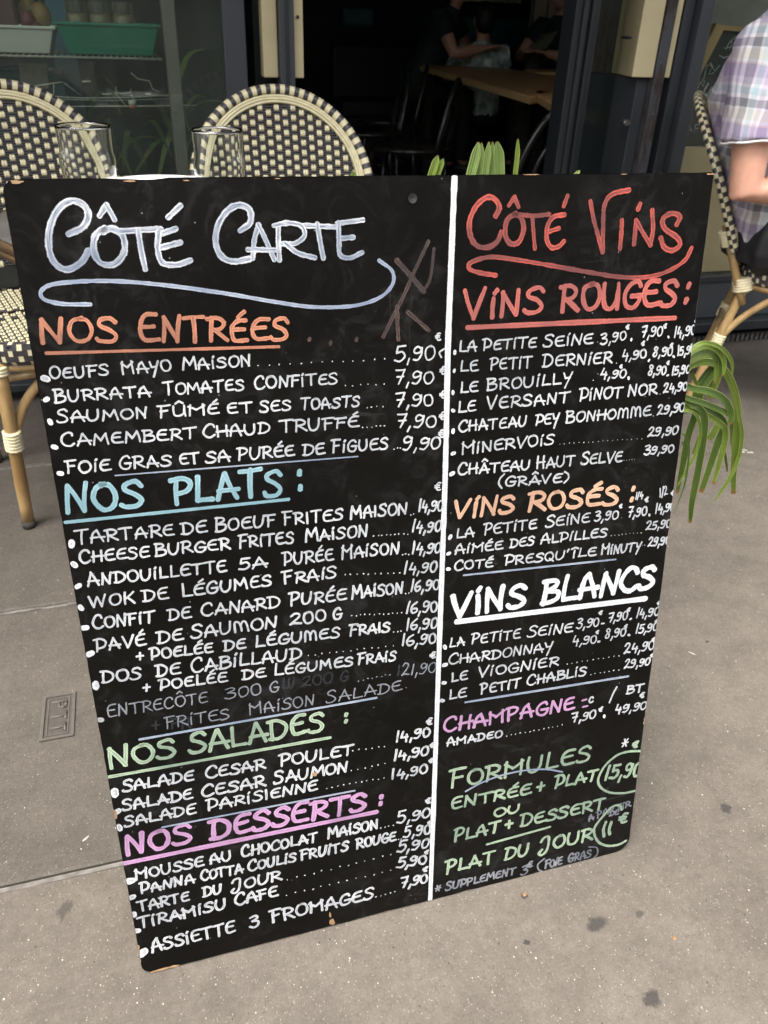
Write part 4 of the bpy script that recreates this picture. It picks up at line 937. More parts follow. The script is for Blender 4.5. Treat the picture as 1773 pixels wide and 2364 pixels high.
def chair_meshes():
    # woven back
    mb = MB(); pitch = .0108; inset = .031; row_ = 0; z = .505
    while z < ZT - inset - .004:
        hw = half_at(z, inset)
        if hw > .012:
            for dz in (-.0026, .0026):
                N = max(3, int(hw*2/.03)); mb.tube([bp(-hw + 2*hw*i/N, z+dz) for i in range(N+1)], .00275, 6, 0, flat=.9, caps=False)
            px_ = .0405; k0 = -7
            for k in range(k0, 8):
                x = (k + (.5 if row_ % 2 else 0))*px_
                for dx in (-.0029, .0029):
                    if abs(x+dx) < hw - .003:
                        mb.tube([bp(x+dx, z-.0060), bp(x+dx, z-.002, .0010), bp(x+dx, z+.002, .0010), bp(x+dx, z+.0060)], [.0031, .0038, .0038, .0031], 6, 1)
        z += pitch; row_ += 1
    CH['woven_back'] = mb.mesh('woven_back', [M_wdark, M_wcream])
    mb = MB(); P = arch(0, .50, 168)
    mb.tube([bp(p.x, p.y) for p in P], [.0115*(1.0 if i % 2 else 1.07) for i in range(len(P))], 8, matfn=lambda i, k: 1 if (i//2 + (1 if k in (7, 0, 1, 6) else 0)) % 2 == 0 else 0, up=(0, -1, .3))
    CH['back_rim'] = mb.mesh('back_rim', [M_wdark, M_wcream])
    mb = MB()
    for ins, off in ((.0145, .006), (.0205, .0072), (.0265, .006)):
        mb.tube([bp(p.x, p.y, off) for p in arch(ins, .50, 70)], .0033, 6, 0); mb.tube([bp(p.x, p.y, -off) for p in arch(ins, .50, 70)], .0033, 6, 0)
    CH['back_ribs'] = mb.mesh('back_ribs', [M_wcream])
    # woven seat
    mb = MB(); out = seat_outline(96, .004); zc = .452
    def hx(y):
        xs = [abs(p[0]) for p in out if abs(p[1]-y) < .012]; return max(xs) if xs else 0
    j = 0; y = -.197
    while y < .19:
        h = hx(y)
        if h > .02:
            for dy in (-.0026, .0026): mb.tube([(-h, y+dy, zc), (0, y+dy, zc-.003), (h, y+dy, zc)], .0026, 5, 0, caps=False)
            for k in range(-10, 11):
                x = (k + (.5 if j % 2 else 0))*.026
                if abs(x) < h-.006:
                    for dx in (-.0026, .0026): mb.tube([(x+dx, y-.0052, zc-.0012), (x+dx, y, zc+.0022), (x+dx, y+.0052, zc-.0012)], .0027, 5, 1)
        y += .0106; j += 1
    CH['woven_seat'] = mb.mesh('woven_seat', [M_wdark, M_wcream])
    mb = MB(); O = seat_outline(120); rows = [(.458, -.004), (.455, .004), (.443, .007), (.431, .006), (.419, .004), (.410, -.003)]
    base = len(mb.v)
    for (zz, gg) in rows:
        for (x, y) in O:
            l = math.hypot(x, y); mb.v.append(Vector((x*(1+gg/l), y*(1+gg/l), zz)))
    for r_ in range(len(rows)-1):
        for i in range(120):
            a = base + r_*120 + i; b_ = base + r_*120 + (i+1) % 120
            mb.face((a, b_, b_+120, a+120), 1 if (i + 2*r_) % 4 == 0 else 0)
    CH['seat_edge'] = mb.mesh('seat_edge', [M_wdark, M_wcream])
    mb = MB(); mb.tube([(x*.93, y*.93, .402) for x, y in seat_outline(48)], .011, 8, 0, closed=True)
    CH['seat_rail'] = mb.mesh('seat_rail', [M_cane])
    legs = []
    for sx in (-1, 1):
        for (ty, fy, fx) in ((-.175, -.12, .178), (.16, .245, .19)):
            top = Vector((sx*.168, ty, .415)); foot = Vector((sx*fx, fy, .012))
            m_ = MB(); pts = [top.lerp(foot, i/8) for i in range(9)]
            m_.tube(pts, [.0135*(1.06 if i in (3, 6) else 1) for i in range(9)], 12, 0); legs.append(m_.mesh('leg', [M_cane]))
            f_ = MB(); f_.tube([foot+Vector((0, 0, .006)), foot+Vector((0, 0, -.012))], .0148, 12); legs.append(f_.mesh('rubber_foot', [M_foot]))
            w_ = MB(); c = top.lerp(foot, .45); d = (foot-top).normalized()*.024; wrap(w_, c-d, c+d, .0175, 6); legs.append(w_.mesh('binding', [M_wrap])); w_ = MB(); wrap(w_, top+d*.2, top+d*1.1, .0165, 3); legs.append(w_.mesh('binding', [M_wrap]))
    CH['legs'] = legs
    br = []
    for sx in (-1, 1):
        a = Vector((sx*.170, -.145, .235)); m_ = MB(); m_.tube(catmull([a, (sx*.135, -.152, .31), (sx*.085, -.165, .365), (sx*.02, -.175, .392)], 5), .0105, 8); br.append(m_.mesh('brace', [M_cane]))
        m_ = MB(); m_.tube(catmull([a, (sx*.172, -.10, .31), (sx*.17, -.05, .365), (sx*.17, .01, .392)], 5), .0105, 8); br.append(m_.mesh('brace', [M_cane]))
        m_ = MB(); m_.tube(catmull([(sx*.178, .20, .235), (sx*.174, .15, .31), (sx*.17, .08, .375), (sx*.17, .03, .392)], 5), .0105, 8); br.append(m_.mesh('brace', [M_cane]))
        for dx in (0, -sx*.021):
            m_ = MB(); a = bp(sx*.182+dx, .56, -.004); b = Vector((sx*.176+dx, .158, .352)); m_.tube([a, a.lerp(b, .5), b], .0115, 10); br.append(m_.mesh('back_upright', [M_cane]))
        m_ = MB(); p1 = bp(sx*.176, .552, -.002); p2 = bp(sx*.174, .512, -.002); wrap(m_, p1, p2, .024, 7); br.append(m_.mesh('binding', [M_wrap]))
        m_ = MB(); wrap(m_, Vector((sx*.166, .165, .388)), Vector((sx*.166, .175, .425)), .026, 5); br.append(m_.mesh('binding', [M_wrap]))
    m_ = MB(); m_.tube([(-.182, .205, .235), (.182, .205, .235)], .0095, 8); br.append(m_.mesh('stretcher', [M_cane]))
    m_ = MB(); m_.tube([(-.176, .18, .33), (.176, .18, .33)], .0095, 8); br.append(m_.mesh('stretcher', [M_cane]))
    CH['braces'] = br
chair_meshes()
def part(me, parent, kind=None, name=None):
    o = bpy.data.objects.new(name or me.name.split('.')[0], me); C.objects.link(o); o.parent = parent
    if kind: o['kind'] = kind
    return o
def chair(x, y, deg, label):
    t = thing('rattan_chair', label, 'chair', (x, y, 0), R(deg), 'woven rattan cafe chairs on the terrace')
    part(CH['woven_back'], t, 'stuff'); part(CH['back_rim'], t); part(CH['back_ribs'], t)
    part(CH['woven_seat'], t, 'stuff'); part(CH['seat_edge'], t); part(CH['seat_rail'], t)
    L_ = CH['legs']
    for i in range(0, 16, 4):
        lg = part(L_[i], t); part(L_[i+1], lg); part(L_[i+2], lg); part(L_[i+3], lg)
    for me in CH['braces']: part(me, t)
    return t
chair(.362, 1.815, 0, 'empty woven rattan chair in the middle, its whole arched back showing behind a glass')
chair(-.178, 1.857, 15, 'empty woven rattan chair cut by the left edge, seat and bamboo leg showing')
CH.clear(); LEAN[0] = .215; chair_meshes()
chair(1.892, 1.918, 50, 'rattan chair seen from its side under the man in the checked shirt')

# ------------------------------------------------------------------ terrace table, glasses, plate
M_ttop = simple('dark_table_top', (.075, .072, .066), (.055, .052, .048), .28, 14)
M_brass = simple('brass_rim', (.42, .28, .16), (.30, .19, .10), .28, 20, metal=.9)
TX, TY, TZ = .080, 1.400, .730
tb = thing('terrace_table', 'round grey terrace table with a brass rim behind the board', 'table', (TX, TY, 0))
MB().lathe([(0, TZ-.022), (.293, TZ-.022), (.296, TZ-.004), (.294, TZ), (0, TZ)], 64).build('table_top', M_ttop, tb)
MB().lathe([(.2965, TZ-.026), (.301, TZ-.024), (.3015, TZ-.016), (.299, TZ-.0145), (.3015, TZ-.013), (.301, TZ-.002), (.2965, TZ+.001)], 64, closed=True).build('rim', M_brass, tb)
MB().lathe([(.022, .03), (.022, TZ-.023)], 16).build('column', M_black, tb)
MB().lathe([(0, .035), (.03, .034), (.19, .012), (.2, 0), (0, 0)], 32).build('base', M_black, tb)
mt, nt, b = new_mat('clear_glass'); b.inputs['Base Color'].default_value = (.97, .99, .98, 1); b.inputs['Roughness'].default_value = 0.02
b.inputs['Transmission Weight'].default_value = 1; b.inputs['IOR'].default_value = 1.45; M_glass = mt
def tumbler(x, y, label, k=1.0, h=.132):
    t = thing('water_glass', label, 'glass', (x, y, TZ+.0005), group='empty tumblers on the terrace table')
    o = [(0, 0), (.030, 0), (.0325, .004), (.0345, .03), (.0375, .058), (.0395, .075), (.0400, .083), (.0378, .092), (.0372, .100), (.0385, h-.004), (.0390, h)]
    i = [(.0381, h), (.0375, h-.004), (.0362, .100), (.0368, .092), (.0390, .083), (.0385, .075), (.0365, .058), (.0333, .03), (.029, .009), (0, .007)]
    MB().lathe([(r_*k, z) for r_, z in o + i], 40).build('tumbler', M_glass, t)
tumbler(-.061, 1.438, 'clear empty tumbler on the left, standing before the left chair', 1.08)
tumbler(.139, 1.385, 'clear empty tumbler on the right, its waist overlapping the middle chair', 1.02)
pt = thing('plate', 'white plate just showing above the top edge of the board', 'plate', (.047, 1.525, TZ+.0005))
M_china = simple('white_china', (.80, .80, .78), (.76, .76, .74), .2, 5)
MB().lathe([(0, 0), (.06, 0), (.063, .004), (.098, .022), (.108, .027), (.109, .0285), (.107, .029), (.096, .0245), (.062, .008), (0, .006)], 48).build('dish', M_china, pt)

# ------------------------------------------------------------------ potted palm behind the board
M_pot = simple('dark_plant_pot', (.05, .048, .045), (.035, .034, .03), .6, 10)
M_soil = simple('potting_soil', (.03, .02, .014), (.015, .011, .008), .95, 60, bmp=.6)
def leaf_mat(name, a, b_, c_):
    mt, nt, b = new_mat(name)
    uv = N_(nt, 'ShaderNodeUVMap'); sp = N_(nt, 'ShaderNodeSeparateXYZ'); nt.links.new(uv.outputs[0], sp.inputs[0])
    mp = N_(nt, 'ShaderNodeMapping'); mp.inputs['Scale'].default_value = (.9, 14, 1); nt.links.new(uv.outputs[0], mp.inputs[0])
    s = N_(nt, 'ShaderNodeTexNoise'); s.inputs['Scale'].default_value = 1; s.inputs['Detail'].default_value = 3; nt.links.new(mp.outputs[0], s.inputs['Vector'])
    f = noise_fac(nt, 11, 4, .6)
    col = ramp(nt, s.outputs[0], [(.3, b_), (.7, a)])
    col = mix(nt, col, c_, ramp(nt, f, [(.5, 0), (.75, .7)]))
    av = mth(nt, 'ABSOLUTE', sp.outputs[1])
    col = mix(nt, col, (.34, .36, .12), ramp(nt, av, [(.86, 0), (.97, .7)]))          # pale leaf margin
    col = mix(nt, col, (.22, .10, .04), ramp(nt, sp.outputs[0], [(.972, 0), (.990, .95)]))    # dry brown tip
    nt.links.new(col, b.inputs['Base Color']); b.inputs['Roughness'].default_value = .42
    b.inputs['Subsurface Weight'].default_value = 0
    tr = N_(nt, 'ShaderNodeBsdfTranslucent'); nt.links.new(col, tr.inputs[0])
    ms = N_(nt, 'ShaderNodeMixShader'); ms.inputs[0].default_value = .28
    nt.links.new(b.outputs[0], ms.inputs[1]); nt.links.new(tr.outputs[0], ms.inputs[2]); nt.links.new(ms.outputs[0], nt.nodes['Material Output'].inputs[0])
    return mt
M_leafd = leaf_mat('palm_leaf_dark', (.075, .125, .020), (.038, .070, .012), (.10, .15, .026))
M_leafl = leaf_mat('palm_leaf_light', (.145, .205, .028), (.085, .135, .020), (.19, .24, .045))
M_leafy = leaf_mat('palm_leaf_young', (.17, .24, .070), (.11, .17, .045), (.20, .27, .09))
palm = thing('potted_palm', 'potted palm behind the board, its drooping leaf blades showing above and right of it', 'palm', (.62, 1.13, 0))
PO = Vector((.62, 1.13, 0))
MB().lathe([(0, .0), (.095, 0), (.125, .24), (.135, .245), (.135, .27), (.122, .27), (.118, .24), (0, .235)], 32).build('pot', M_pot, palm)
MB().lathe([(0, .243), (.117, .241)], 24).build('soil', M_soil, palm)
def blade(pts, w, mt, fold=.35, face=None, tip=.35, w0=.6, twist=0.0):
    P = catmull(pts, 7); n = len(P); m_ = MB(); m_.uv = []
    for i, p in enumerate(P):
        t = (P[min(i+1, n-1)] - P[max(i-1, 0)]).normalized(); view = (face or (CAM-p)).normalized()
        side = t.cross(view).normalized(); nrm = side.cross(t).normalized()
        a = twist*i/n; side, nrm = side*math.cos(a)+nrm*math.sin(a), nrm*math.cos(a)-side*math.sin(a)
        s = i/(n-1); ww = w*.5*(w0 + (1-w0)*min(1, s*3))*(1 if s < .72 else 1-(1-tip)*((s-.72)/.28)**1.5)
        for q_, v in enumerate((-1, -.75, -.5, -.25, 0, .25, .5, .75, 1)):
            m_.v.append(p + side*ww*v + nrm*((abs(v)-.5)*ww*fold + (.11*ww if q_ % 2 else 0))); m_.uv.append((s, v))
    for i in range(n-1):
        for c in range(8):
            a = i*9+c; m_.face((a, a+1, a+10, a+9), 0, False)
    return m_.build('leaf_blade', mt, palm, origin=PO)
def S4(pts, y, dy=0):
    n = len(pts); return [aty(1480+x/4.424, 740+yy/4.424, y + dy*i/(n-1)) for i, (x, yy) in enumerate(pts)]
wpx = .00052/4.424*1.0
def W4(w): return w*.000195
hub = Vector((.80, 1.03, .60))
for pts, w, mt, y, dy, tip, tw in [
    ([(430,390),(560,300),(690,268),(800,330),(850,440),(838,560)], 42, M_leafl, 1.02, -.01, .4, .2),
    ([(430,430),(560,345),(690,312),(780,360),(815,450),(800,600)], 42, M_leafd, 1.025, -.01, .5, .0),
    ([(430,480),(560,395),(690,352),(760,390),(775,480),(750,640)], 40, M_leafl, 1.03, -.01, .5, .1),
    ([(420,420),(560,255),(700,232),(840,300),(925,430),(930,600)], 34, M_leafl, 1.01, 0, .1, .8),
    ([(430,520),(550,400),(700,380),(790,420),(720,520),(600,690),(560,900)], 100, M_leafd, 1.05, 0, .9, .0),
    ([(520,430),(700,400),(800,440),(780,560),(720,720),(700,800)], 75, M_leafl, 1.045, 0, .6, .2),
    ([(400,620),(520,690),(700,725),(840,800),(915,930),(905,1060)], 58, M_leafd, 1.00, -.01, .6, .9),
    ([(400,760),(500,800),(660,850),(800,910),(900,960),(920,1040)], 50, M_leafd, .995, 0, .5, .5),
    ([(390,800),(490,850),(660,900),(800,985),(850,1080),(790,1230),(700,1500),(612,1755)], 62, M_leafd, 1.01, 0, .75, .3),
    ([(380,840),(480,890),(650,960),(790,1040),(860,1120),(850,1260),(790,1480),(738,1672)], 52, M_leafl, 1.0, 0, .6, .4),
    ([(430,500),(560,440),(700,425),(830,490),(920,630),(975,830),(985,1050),(960,1300),(945,1560),(942,1770)], 66, M_leafl, 1.03, 0, .6, .5),
    ([(860,520),(960,760),(1005,1000),(1030,1180),(990,1420),(885,1640),(800,1770),(738,1868)], 34, M_leafl, 1.02, 0, .08, .6),
    ([(500,860),(600,900),(650,1010),(630,1250),(570,1600),(520,1850),(500,2065)], 60, M_leafd, .995, 0, .5, .2),
    ([(410,930),(500,925),(575,985),(605,1140),(565,1340),(460,1540),(372,1690)], 26, M_leafl, .99, 0, .3, .7),
    ([(560,820),(545,980),(480,1180),(440,1400),(368,1760)], 58, M_leafd, 1.02, 0, .5, .1),
    ([(400,1150),(450,1180),(490,1300),(470,1540),(430,1720),(335,1970)], 18, M_leafd, .985, 0, .1, .6),
    ([(820,940),(790,1060),(735,1150),(692,1215)], 58, M_leafl, 1.03, 0, .9, .1),
    ([(600,900),(640,1010),(600,1180),(530,1365)], 34, M_leafl, 1.04, 0, .8, .2),
    ([(840,1150),(845,1300),(865,1420),(882,1545)], 26, M_leafd, 1.03, 0, .3, .2),
    ([(900,900),(930,1080),(940,1200),(930,1300)], 50, M_leafl, 1.045, 0, .4, .2),
    ([(520,520),(545,600),(570,660),(590,760)], 30, M_leafl, 1.05, 0, .5, .2),
    ([(430,1240),(455,1330),(430,1480),(390,1640)], 40, M_leafd, 1.03, 0, .5, .2)]:
    blade(S4(pts, y, dy), W4(w), mt, .22, None, tip, .8, tw*.25)
def S1(pts, y): return [aty(940+x/4.1475, 120+yy/4.1475, y) for x, yy in pts]
for pts, w, y, mt, tip in [([(560,1500),(600,1220),(650,1020),(684,862)], 92, 1.00, M_leafy, .18), ([(640,1500),(680,1200),(705,1020),(713,868)], 66, 1.005, M_leafy, .18),
    ([(720,1500),(745,1200),(768,1010),(784,858)], 66, 1.0, M_leafy, .18), ([(770,1500),(795,1200),(818,1010),(818,858)], 60, 1.005, M_leafy, .18),
    ([(890,1500),(885,1200),(880,1010),(860,856)], 100, 1.0, M_leafy, .22), ([(1020,1500),(1035,1180),(1055,1000),(1060,832)], 46, .995, M_leafl, .3),
    ([(170,1500),(225,1210),(265,1080),(295,990)], 72, 1.0, M_leafl, .15), ([(230,1500),(285,1200),(320,1090),(346,1020)], 54, 1.0, M_leafl, .15),
    ([(1500,1330),(1560,1230),(1620,1170),(1655,1132)], 40, 1.0, M_leafl, .1), ([(-520,1400),(-515,1260),(-512,1190),(-520,1140)], 60, 1.0, M_leafy, .15)]:
    blade(S1(pts, y), w*.000131, mt, .35, None, tip, .8)
# leaf stalks out of the pot, hidden by the board
for tgt in ((.80, 1.03, .60), (.36, 1.01, .80), (.44, 1.01, .80), (.77, 1.01, .45)):
    t_ = Vector(tgt); m_ = MB(); m_.tube(catmull([PO+Vector((random.uniform(-.03, .03), random.uniform(-.03, .03), .24)), PO.lerp(t_, .4)+Vector((0, 0, t_.z*.35)), t_], 6), .006, 6)
    m_.build('leaf_stalk', M_leafd, palm, origin=PO)
# ------------------------------------------------------------------ people
M_skin = simple('skin', (.60, .335, .235), (.54, .285, .195), .5, 8)
nt = M_skin.node_tree; f_ = noise_fac(nt, 55, 5, .65); g_ = noise_fac(nt, 420, 3, .6)
b = nt.nodes['Principled BSDF']; c0 = b.inputs['Base Color'].links[0].from_socket
c1 = mix(nt, c0, (.50, .20, .13), ramp(nt, f_, [(.42, 0), (.72, .38)])); nt.links.new(c1, b.inputs['Base Color'])
bump(nt, b, mth(nt, 'ADD', f_, mth(nt, 'MULTIPLY', g_, .5)), .35, .002)
M_skin.node_tree.nodes['Principled BSDF'].inputs['Subsurface Weight'].default_value = .08
M_skin.node_tree.nodes['Principled BSDF'].inputs['Subsurface Radius'].default_value = (.012, .005, .003)
M_hair = simple('grey_brown_hair', (.10, .075, .055), (.05, .04, .03), .6, 120)
M_bhair = simple('black_hair', (.012, .010, .009), (.007, .006, .006), .5, 120)
M_trou = simple('black_trousers', (.011, .0105, .012), (.007, .007, .008), .75, 40, bmp=.3)
M_shoe = simple('dark_shoe', (.02, .018, .016), rough=.4)
def plaid_mat():
    mt, nt, b = new_mat('checked_shirt_cloth')
    tc = N_(nt, 'ShaderNodeTexCoord'); sp = N_(nt, 'ShaderNodeSeparateXYZ')
    nz = N_(nt, 'ShaderNodeTexNoise'); nz.inputs['Scale'].default_value = 9; nz.inputs['Detail'].default_value = 2
    nt.links.new(tc.outputs['Object'], nz.inputs['Vector'])
    vm = N_(nt, 'ShaderNodeVectorMath', operation='MULTIPLY_ADD'); nt.links.new(nz.outputs['Color'], vm.inputs[0]); vm.inputs[1].default_value = (.03, .03, .03); nt.links.new(tc.outputs['Object'], vm.inputs[2])
    nt.links.new(vm.outputs[0], sp.inputs[0])
    h = mth(nt, 'ADD', mth(nt, 'MULTIPLY', sp.outputs[0], .80), mth(nt, 'MULTIPLY', sp.outputs[1], -.60))
    def bands(c, per, stops, off=0.0):
        f = mth(nt, 'FRACT', mth(nt, 'ADD', mth(nt, 'DIVIDE', c, per), off)); return ramp(nt, f, stops, 'CONSTANT')
    W_ = (.68, .66, .67); PU = (.40, .33, .47); GR = (.24, .24, .27); BL_ = (.46, .56, .60); CRm = (.62, .60, .52); LP = (.54, .48, .58); PK = (.62, .50, .50)
    warp = bands(h, .105, [(0, PU), (.20, W_), (.27, PU), (.33, W_), (.42, GR), (.60, W_), (.66, BL_), (.78, W_), (.84, LP), (.94, W_)], .36)
    weft = bands(sp.outputs[2], .125, [(0, PU), (.22, PK), (.25, W_), (.30, CRm), (.46, W_), (.50, GR), (.64, W_), (.70, BL_), (.82, W_), (.88, LP)], .44)
    col = mix(nt, warp, weft, .5); col = mix(nt, col, mix(nt, warp, weft, 1.0, 'MULTIPLY'), .45)
    nt.links.new(col, b.inputs['Base Color']); b.inputs['Roughness'].default_value = .8; b.inputs['Specular IOR Level'].default_value = .2
    f = noise_fac(nt, 26, 3, .5, dist=.6); bump(nt, b, f, .45, .006)
    return mt
M_plaid = plaid_mat()
M_trim = simple('white_hem', (.78, .76, .74), rough=.8)
def ell(mb, c, rx, ry, rz, n=14, m_=9, rot=None):
    base = len(mb.v); c = Vector(c)
    for i in range(m_+1):
        a = math.pi*i/m_
        for k in range(n):
            q = 2*math.pi*k/n; v = Vector((rx*math.sin(a)*math.cos(q), ry*math.sin(a)*math.sin(q), rz*math.cos(a)))
            if rot: v = rot @ v
            mb.v.append(c+v)
    for i in range(m_):
        for k in range(n): mb.face((base+i*n+k, base+(i+1)*n+k, base+(i+1)*n+(k+1) % n, base+i*n+(k+1) % n), 0, True)
def fuse(mb, name, mt, parent, origin, voxel=.008, smooth=6, wr=0.0, wscale=18, label=None):
    me = mb.mesh('tmp_'+name, mt, origin); o = bpy.data.objects.new('tmp', me); C.objects.link(o)
    md = o.modifiers.new('r', 'REMESH'); md.mode = 'VOXEL'; md.voxel_size = voxel; md.use_smooth_shade = True
    sm_ = o.modifiers.new('s', 'SMOOTH'); sm_.iterations = smooth; sm_.factor = .5
    dg = bpy.context.evaluated_depsgraph_get(); dg.update()
    me2 = bpy.data.meshes.new_from_object(o.evaluated_get(dg)); bpy.data.objects.remove(o)
    me2.name = name
    if wr:
        nor = [v.normal.copy() for v in me2.vertices]
        for v, nn in zip(me2.vertices, nor):
            p = v.co; k = noise.noise(Vector((p.x*wscale, p.y*wscale, p.z*wscale*.45))) + .5*noise.noise(Vector((p.x*wscale*2+5, p.y*wscale*2, p.z*wscale)))
            v.co = p + nn*wr*k
    me2.materials.clear(); me2.materials.append(mt)
    for p in me2.polygons: p.use_smooth = True
    r_ = bpy.data.objects.new(name, me2); C.objects.link(r_); r_.parent = parent
    if label: r_['label'] = label
    return r_
def hand(mb, wrist, d, palm_n, s=1.0, side=1, curl=.5):
    """palm, four bent fingers of different length and a thumb from the side of the palm"""
    d = d.normalized(); n_ = (palm_n - d*palm_n.dot(d)).normalized(); lat = d.cross(n_)*side
    mb.tube([wrist, wrist+d*.03*s, wrist+d*.085*s], [.024*s, .034*s, .038*s], 10, flat=.42, up=n_)
    for k, (ln, off) in enumerate(((.070, -.028), (.080, -.010), (.075, .009), (.060, .027))):
        a = wrist + d*.082*s + lat*off*s; c1 = a + (d*math.cos(curl*.4) + n_*math.sin(curl*.4))*ln*.45*s
        c2 = c1 + (d*math.cos(curl) + n_*math.sin(curl))*ln*.33*s; c3 = c2 + (d*math.cos(curl*1.6) + n_*math.sin(curl*1.6))*ln*.26*s
        mb.tube([a-d*.02*s, a, c1, c2, c3], [.009*s, .0095*s, .009*s, .0082*s, .007*s], 8)
    a = wrist + d*.025*s - lat*.024*s; mb.tube([a, a + (d*.6-lat*.7+n_*.3)*.032*s, a + (d*.9-lat*.75+n_*.55)*.056*s], [.013*s, .0115*s, .008*s], 8)
def person(name, label, J, cols, voxel=.008, shirt_sleeve=.62, group=None, grow=1.0):
    """J: joint positions (world) + 'f' facing; builds body, shirt, trousers, hair, shoes"""
    f = Vector(J['f']).normalized(); lat = Vector((-f.y, f.x, 0)).normalized()      # lat: towards the person's left
    org = Vector(J['org']); t = thing(name, label, 'person', org, 0, group)
    g = {k: Vector(v) for k, v in J.items() if k not in ('f', 'org', 'head_dir')}
    pel, ch, nk, hd = g['pelvis'], g['chest'], g['neck'], g['head']
    mb = MB()
    mb.tube([pel+Vector((0, 0, -.06)), pel, pel.lerp(ch, .5), ch, ch.lerp(nk, .62), nk+Vector((0, 0, -.01)), nk+(hd-nk)*.5], [.13*grow, .165*grow, .15*grow, .168*grow, .13*grow, .06*grow, .056*grow], 18, flat=.66, up=f)
    hf = Vector(J.get('head_dir', J['f'])).normalized(); rot = hf.to_track_quat('X', 'Z').to_matrix()
    s = grow**.5
    ell(mb, hd + Vector((0, 0, .015)), .096*s, .076*s, .108*s, rot=rot); ell(mb, hd + hf*.028*s + Vector((0, 0, -.05*s)), .062*s, .052*s, .068*s, rot=rot)
    mb.tube([hd+hf*.088*s+Vector((0, 0, .02)), hd+hf*.108*s+Vector((0, 0, -.018)), hd+hf*.09*s+Vector((0, 0, -.03))], [.007, .013, .010], 8)   # nose
    hl = Vector((-hf.y, hf.x, 0)).normalized()
    for sd_ in (-1, 1):
        ell(mb, hd+hl*.076*s*sd_+Vector((0, 0, -.005)), .018, .008, .031, rot=rot)
    mb.tube([hd+hf*.083*s+hl*.022+Vector((0, 0, -.058)), hd+hf*.092*s+Vector((0, 0, -.056)), hd+hf*.083*s-hl*.022+Vector((0, 0, -.058))], .006, 6)  # lips
    for sd_, q in ((-1, 'r'), (1, 'l')):
        sh, el, wr_ = g['sh_'+q], g['el_'+q], g['wr_'+q]
        mb.tube([ch.lerp(nk, .45)+lat*sd_*.05, sh, sh.lerp(el, .4), el, el.lerp(wr_, .35), wr_], [.06*grow, .060*grow, .052*grow, .042*grow, .045*grow, .027*grow], 14)
        hand(mb, wr_, (wr_-el), Vector((0, 0, -1)), .95*grow, sd_)
        hp, kn, an = g['hip_'+q], g['kn_'+q], g['an_'+q]
        mb.tube([pel, hp, hp.lerp(kn, .5), kn, kn.lerp(an, .35), an], [.1*grow, .092*grow, .075*grow, .056*grow, .055*grow, .036*grow], 14)
        mb.tube([an, an+f*.06+Vector((0, 0, -.05)), an+f*.17+Vector((0, 0, -.065))], [.034, .036, .024], 8)
    fuse(mb, 'body', cols['skin'], t, org, voxel, 4)
    # eyes and brows
    for sd_ in (-1, 1):
        e_ = MB(); ell(e_, hd+hf*.084*s+hl*.032*s*sd_+Vector((0, 0, .015)), .010, .013, .010, 8, 6, rot); e_.build('eye', M_eye, t, origin=org)
        e_ = MB(); c = hd+hf*.094*s+hl*.032*s*sd_+Vector((0, 0, .036)); e_.tube([c-hl*.018, c+Vector((0, 0, .004)), c+hl*.018], .0035, 5); e_.build('eyebrow', cols['hair'], t, origin=org)
    # shirt
    mb = MB()
    mb.tube([pel+Vector((0, 0, -.03)), pel+Vector((0, 0, .03)), pel.lerp(ch, .5), ch, ch.lerp(nk, .60), nk+Vector((0, 0, .0))], [.172*grow, .182*grow, .172*grow, .184*grow, .145*grow, .074*grow], 20, flat=.70, up=f)
    for sd_, q in ((-1, 'r'), (1, 'l')):
        sh, el = g['sh_'+q], g['el_'+q]; end = sh.lerp(el, shirt_sleeve)
        mb.tube([ch.lerp(nk, .45)+lat*sd_*.06, sh+Vector((0, 0, .004)), sh.lerp(el, .3), end], [.072*grow, .076*grow, .074*grow, .078*grow], 18)
    fuse(mb, 'shirt', cols['shirt'], t, org, voxel, 4, wr=.005, wscale=20)
    # trousers
    mb = MB()
    mb.tube([pel+Vector((0, 0, -.08)), pel+Vector((0, 0, .02))], [.165*grow, .172*grow], 18, flat=.72, up=f)
    for q in 'rl':
        hp, kn, an = g['hip_'+q], g['kn_'+q], g['an_'+q]
        mb.tube([pel, hp, hp.lerp(kn, .5), kn, kn.lerp(an, .5), an+Vector((0, 0, .02))], [.115*grow, .108*grow, .092*grow, .074*grow, .065*grow, .062*grow], 14)
    fuse(mb, 'trousers', cols['trousers'], t, org, voxel, 4, wr=.004, wscale=22)
    mb = MB(); ell(mb, hd - hf*.012*s + Vector((0, 0, .045*s)), .098*s, .084*s, .086*s, rot=rot); ell(mb, hd - hf*.04*s + Vector((0, 0, -.005)), .072*s, .078*s, .085*s, rot=rot)
    fuse(mb, 'hair', cols['hair'], t, org, voxel, 3, wr=.006, wscale=60)
    for q in 'rl':
        an = g['an_'+q]; mb = MB(); mb.tube([an+Vector((0, 0, -.03))-f*.05, an+Vector((0, 0, -.04)), an+f*.09+Vector((0, 0, -.055)), an+f*.19+Vector((0, 0, -.066))], [.035, .045, .044, .028], 12)
        fuse(mb, 'shoe', M_shoe, t, org, .008, 3)
    return t
M_eye = simple('eye_dark', (.03, .02, .015), rough=.2)
f = Vector((.85, -.53, 0)).normalized(); lt = Vector((-f.y, f.x, 0))
pel = Vector((1.745, 1.955, .55)); ch = Vector((1.620, 2.005, .88))
shr = Vector((1.495, 1.850, .985)); elr = Vector((1.500, 1.800, .675))
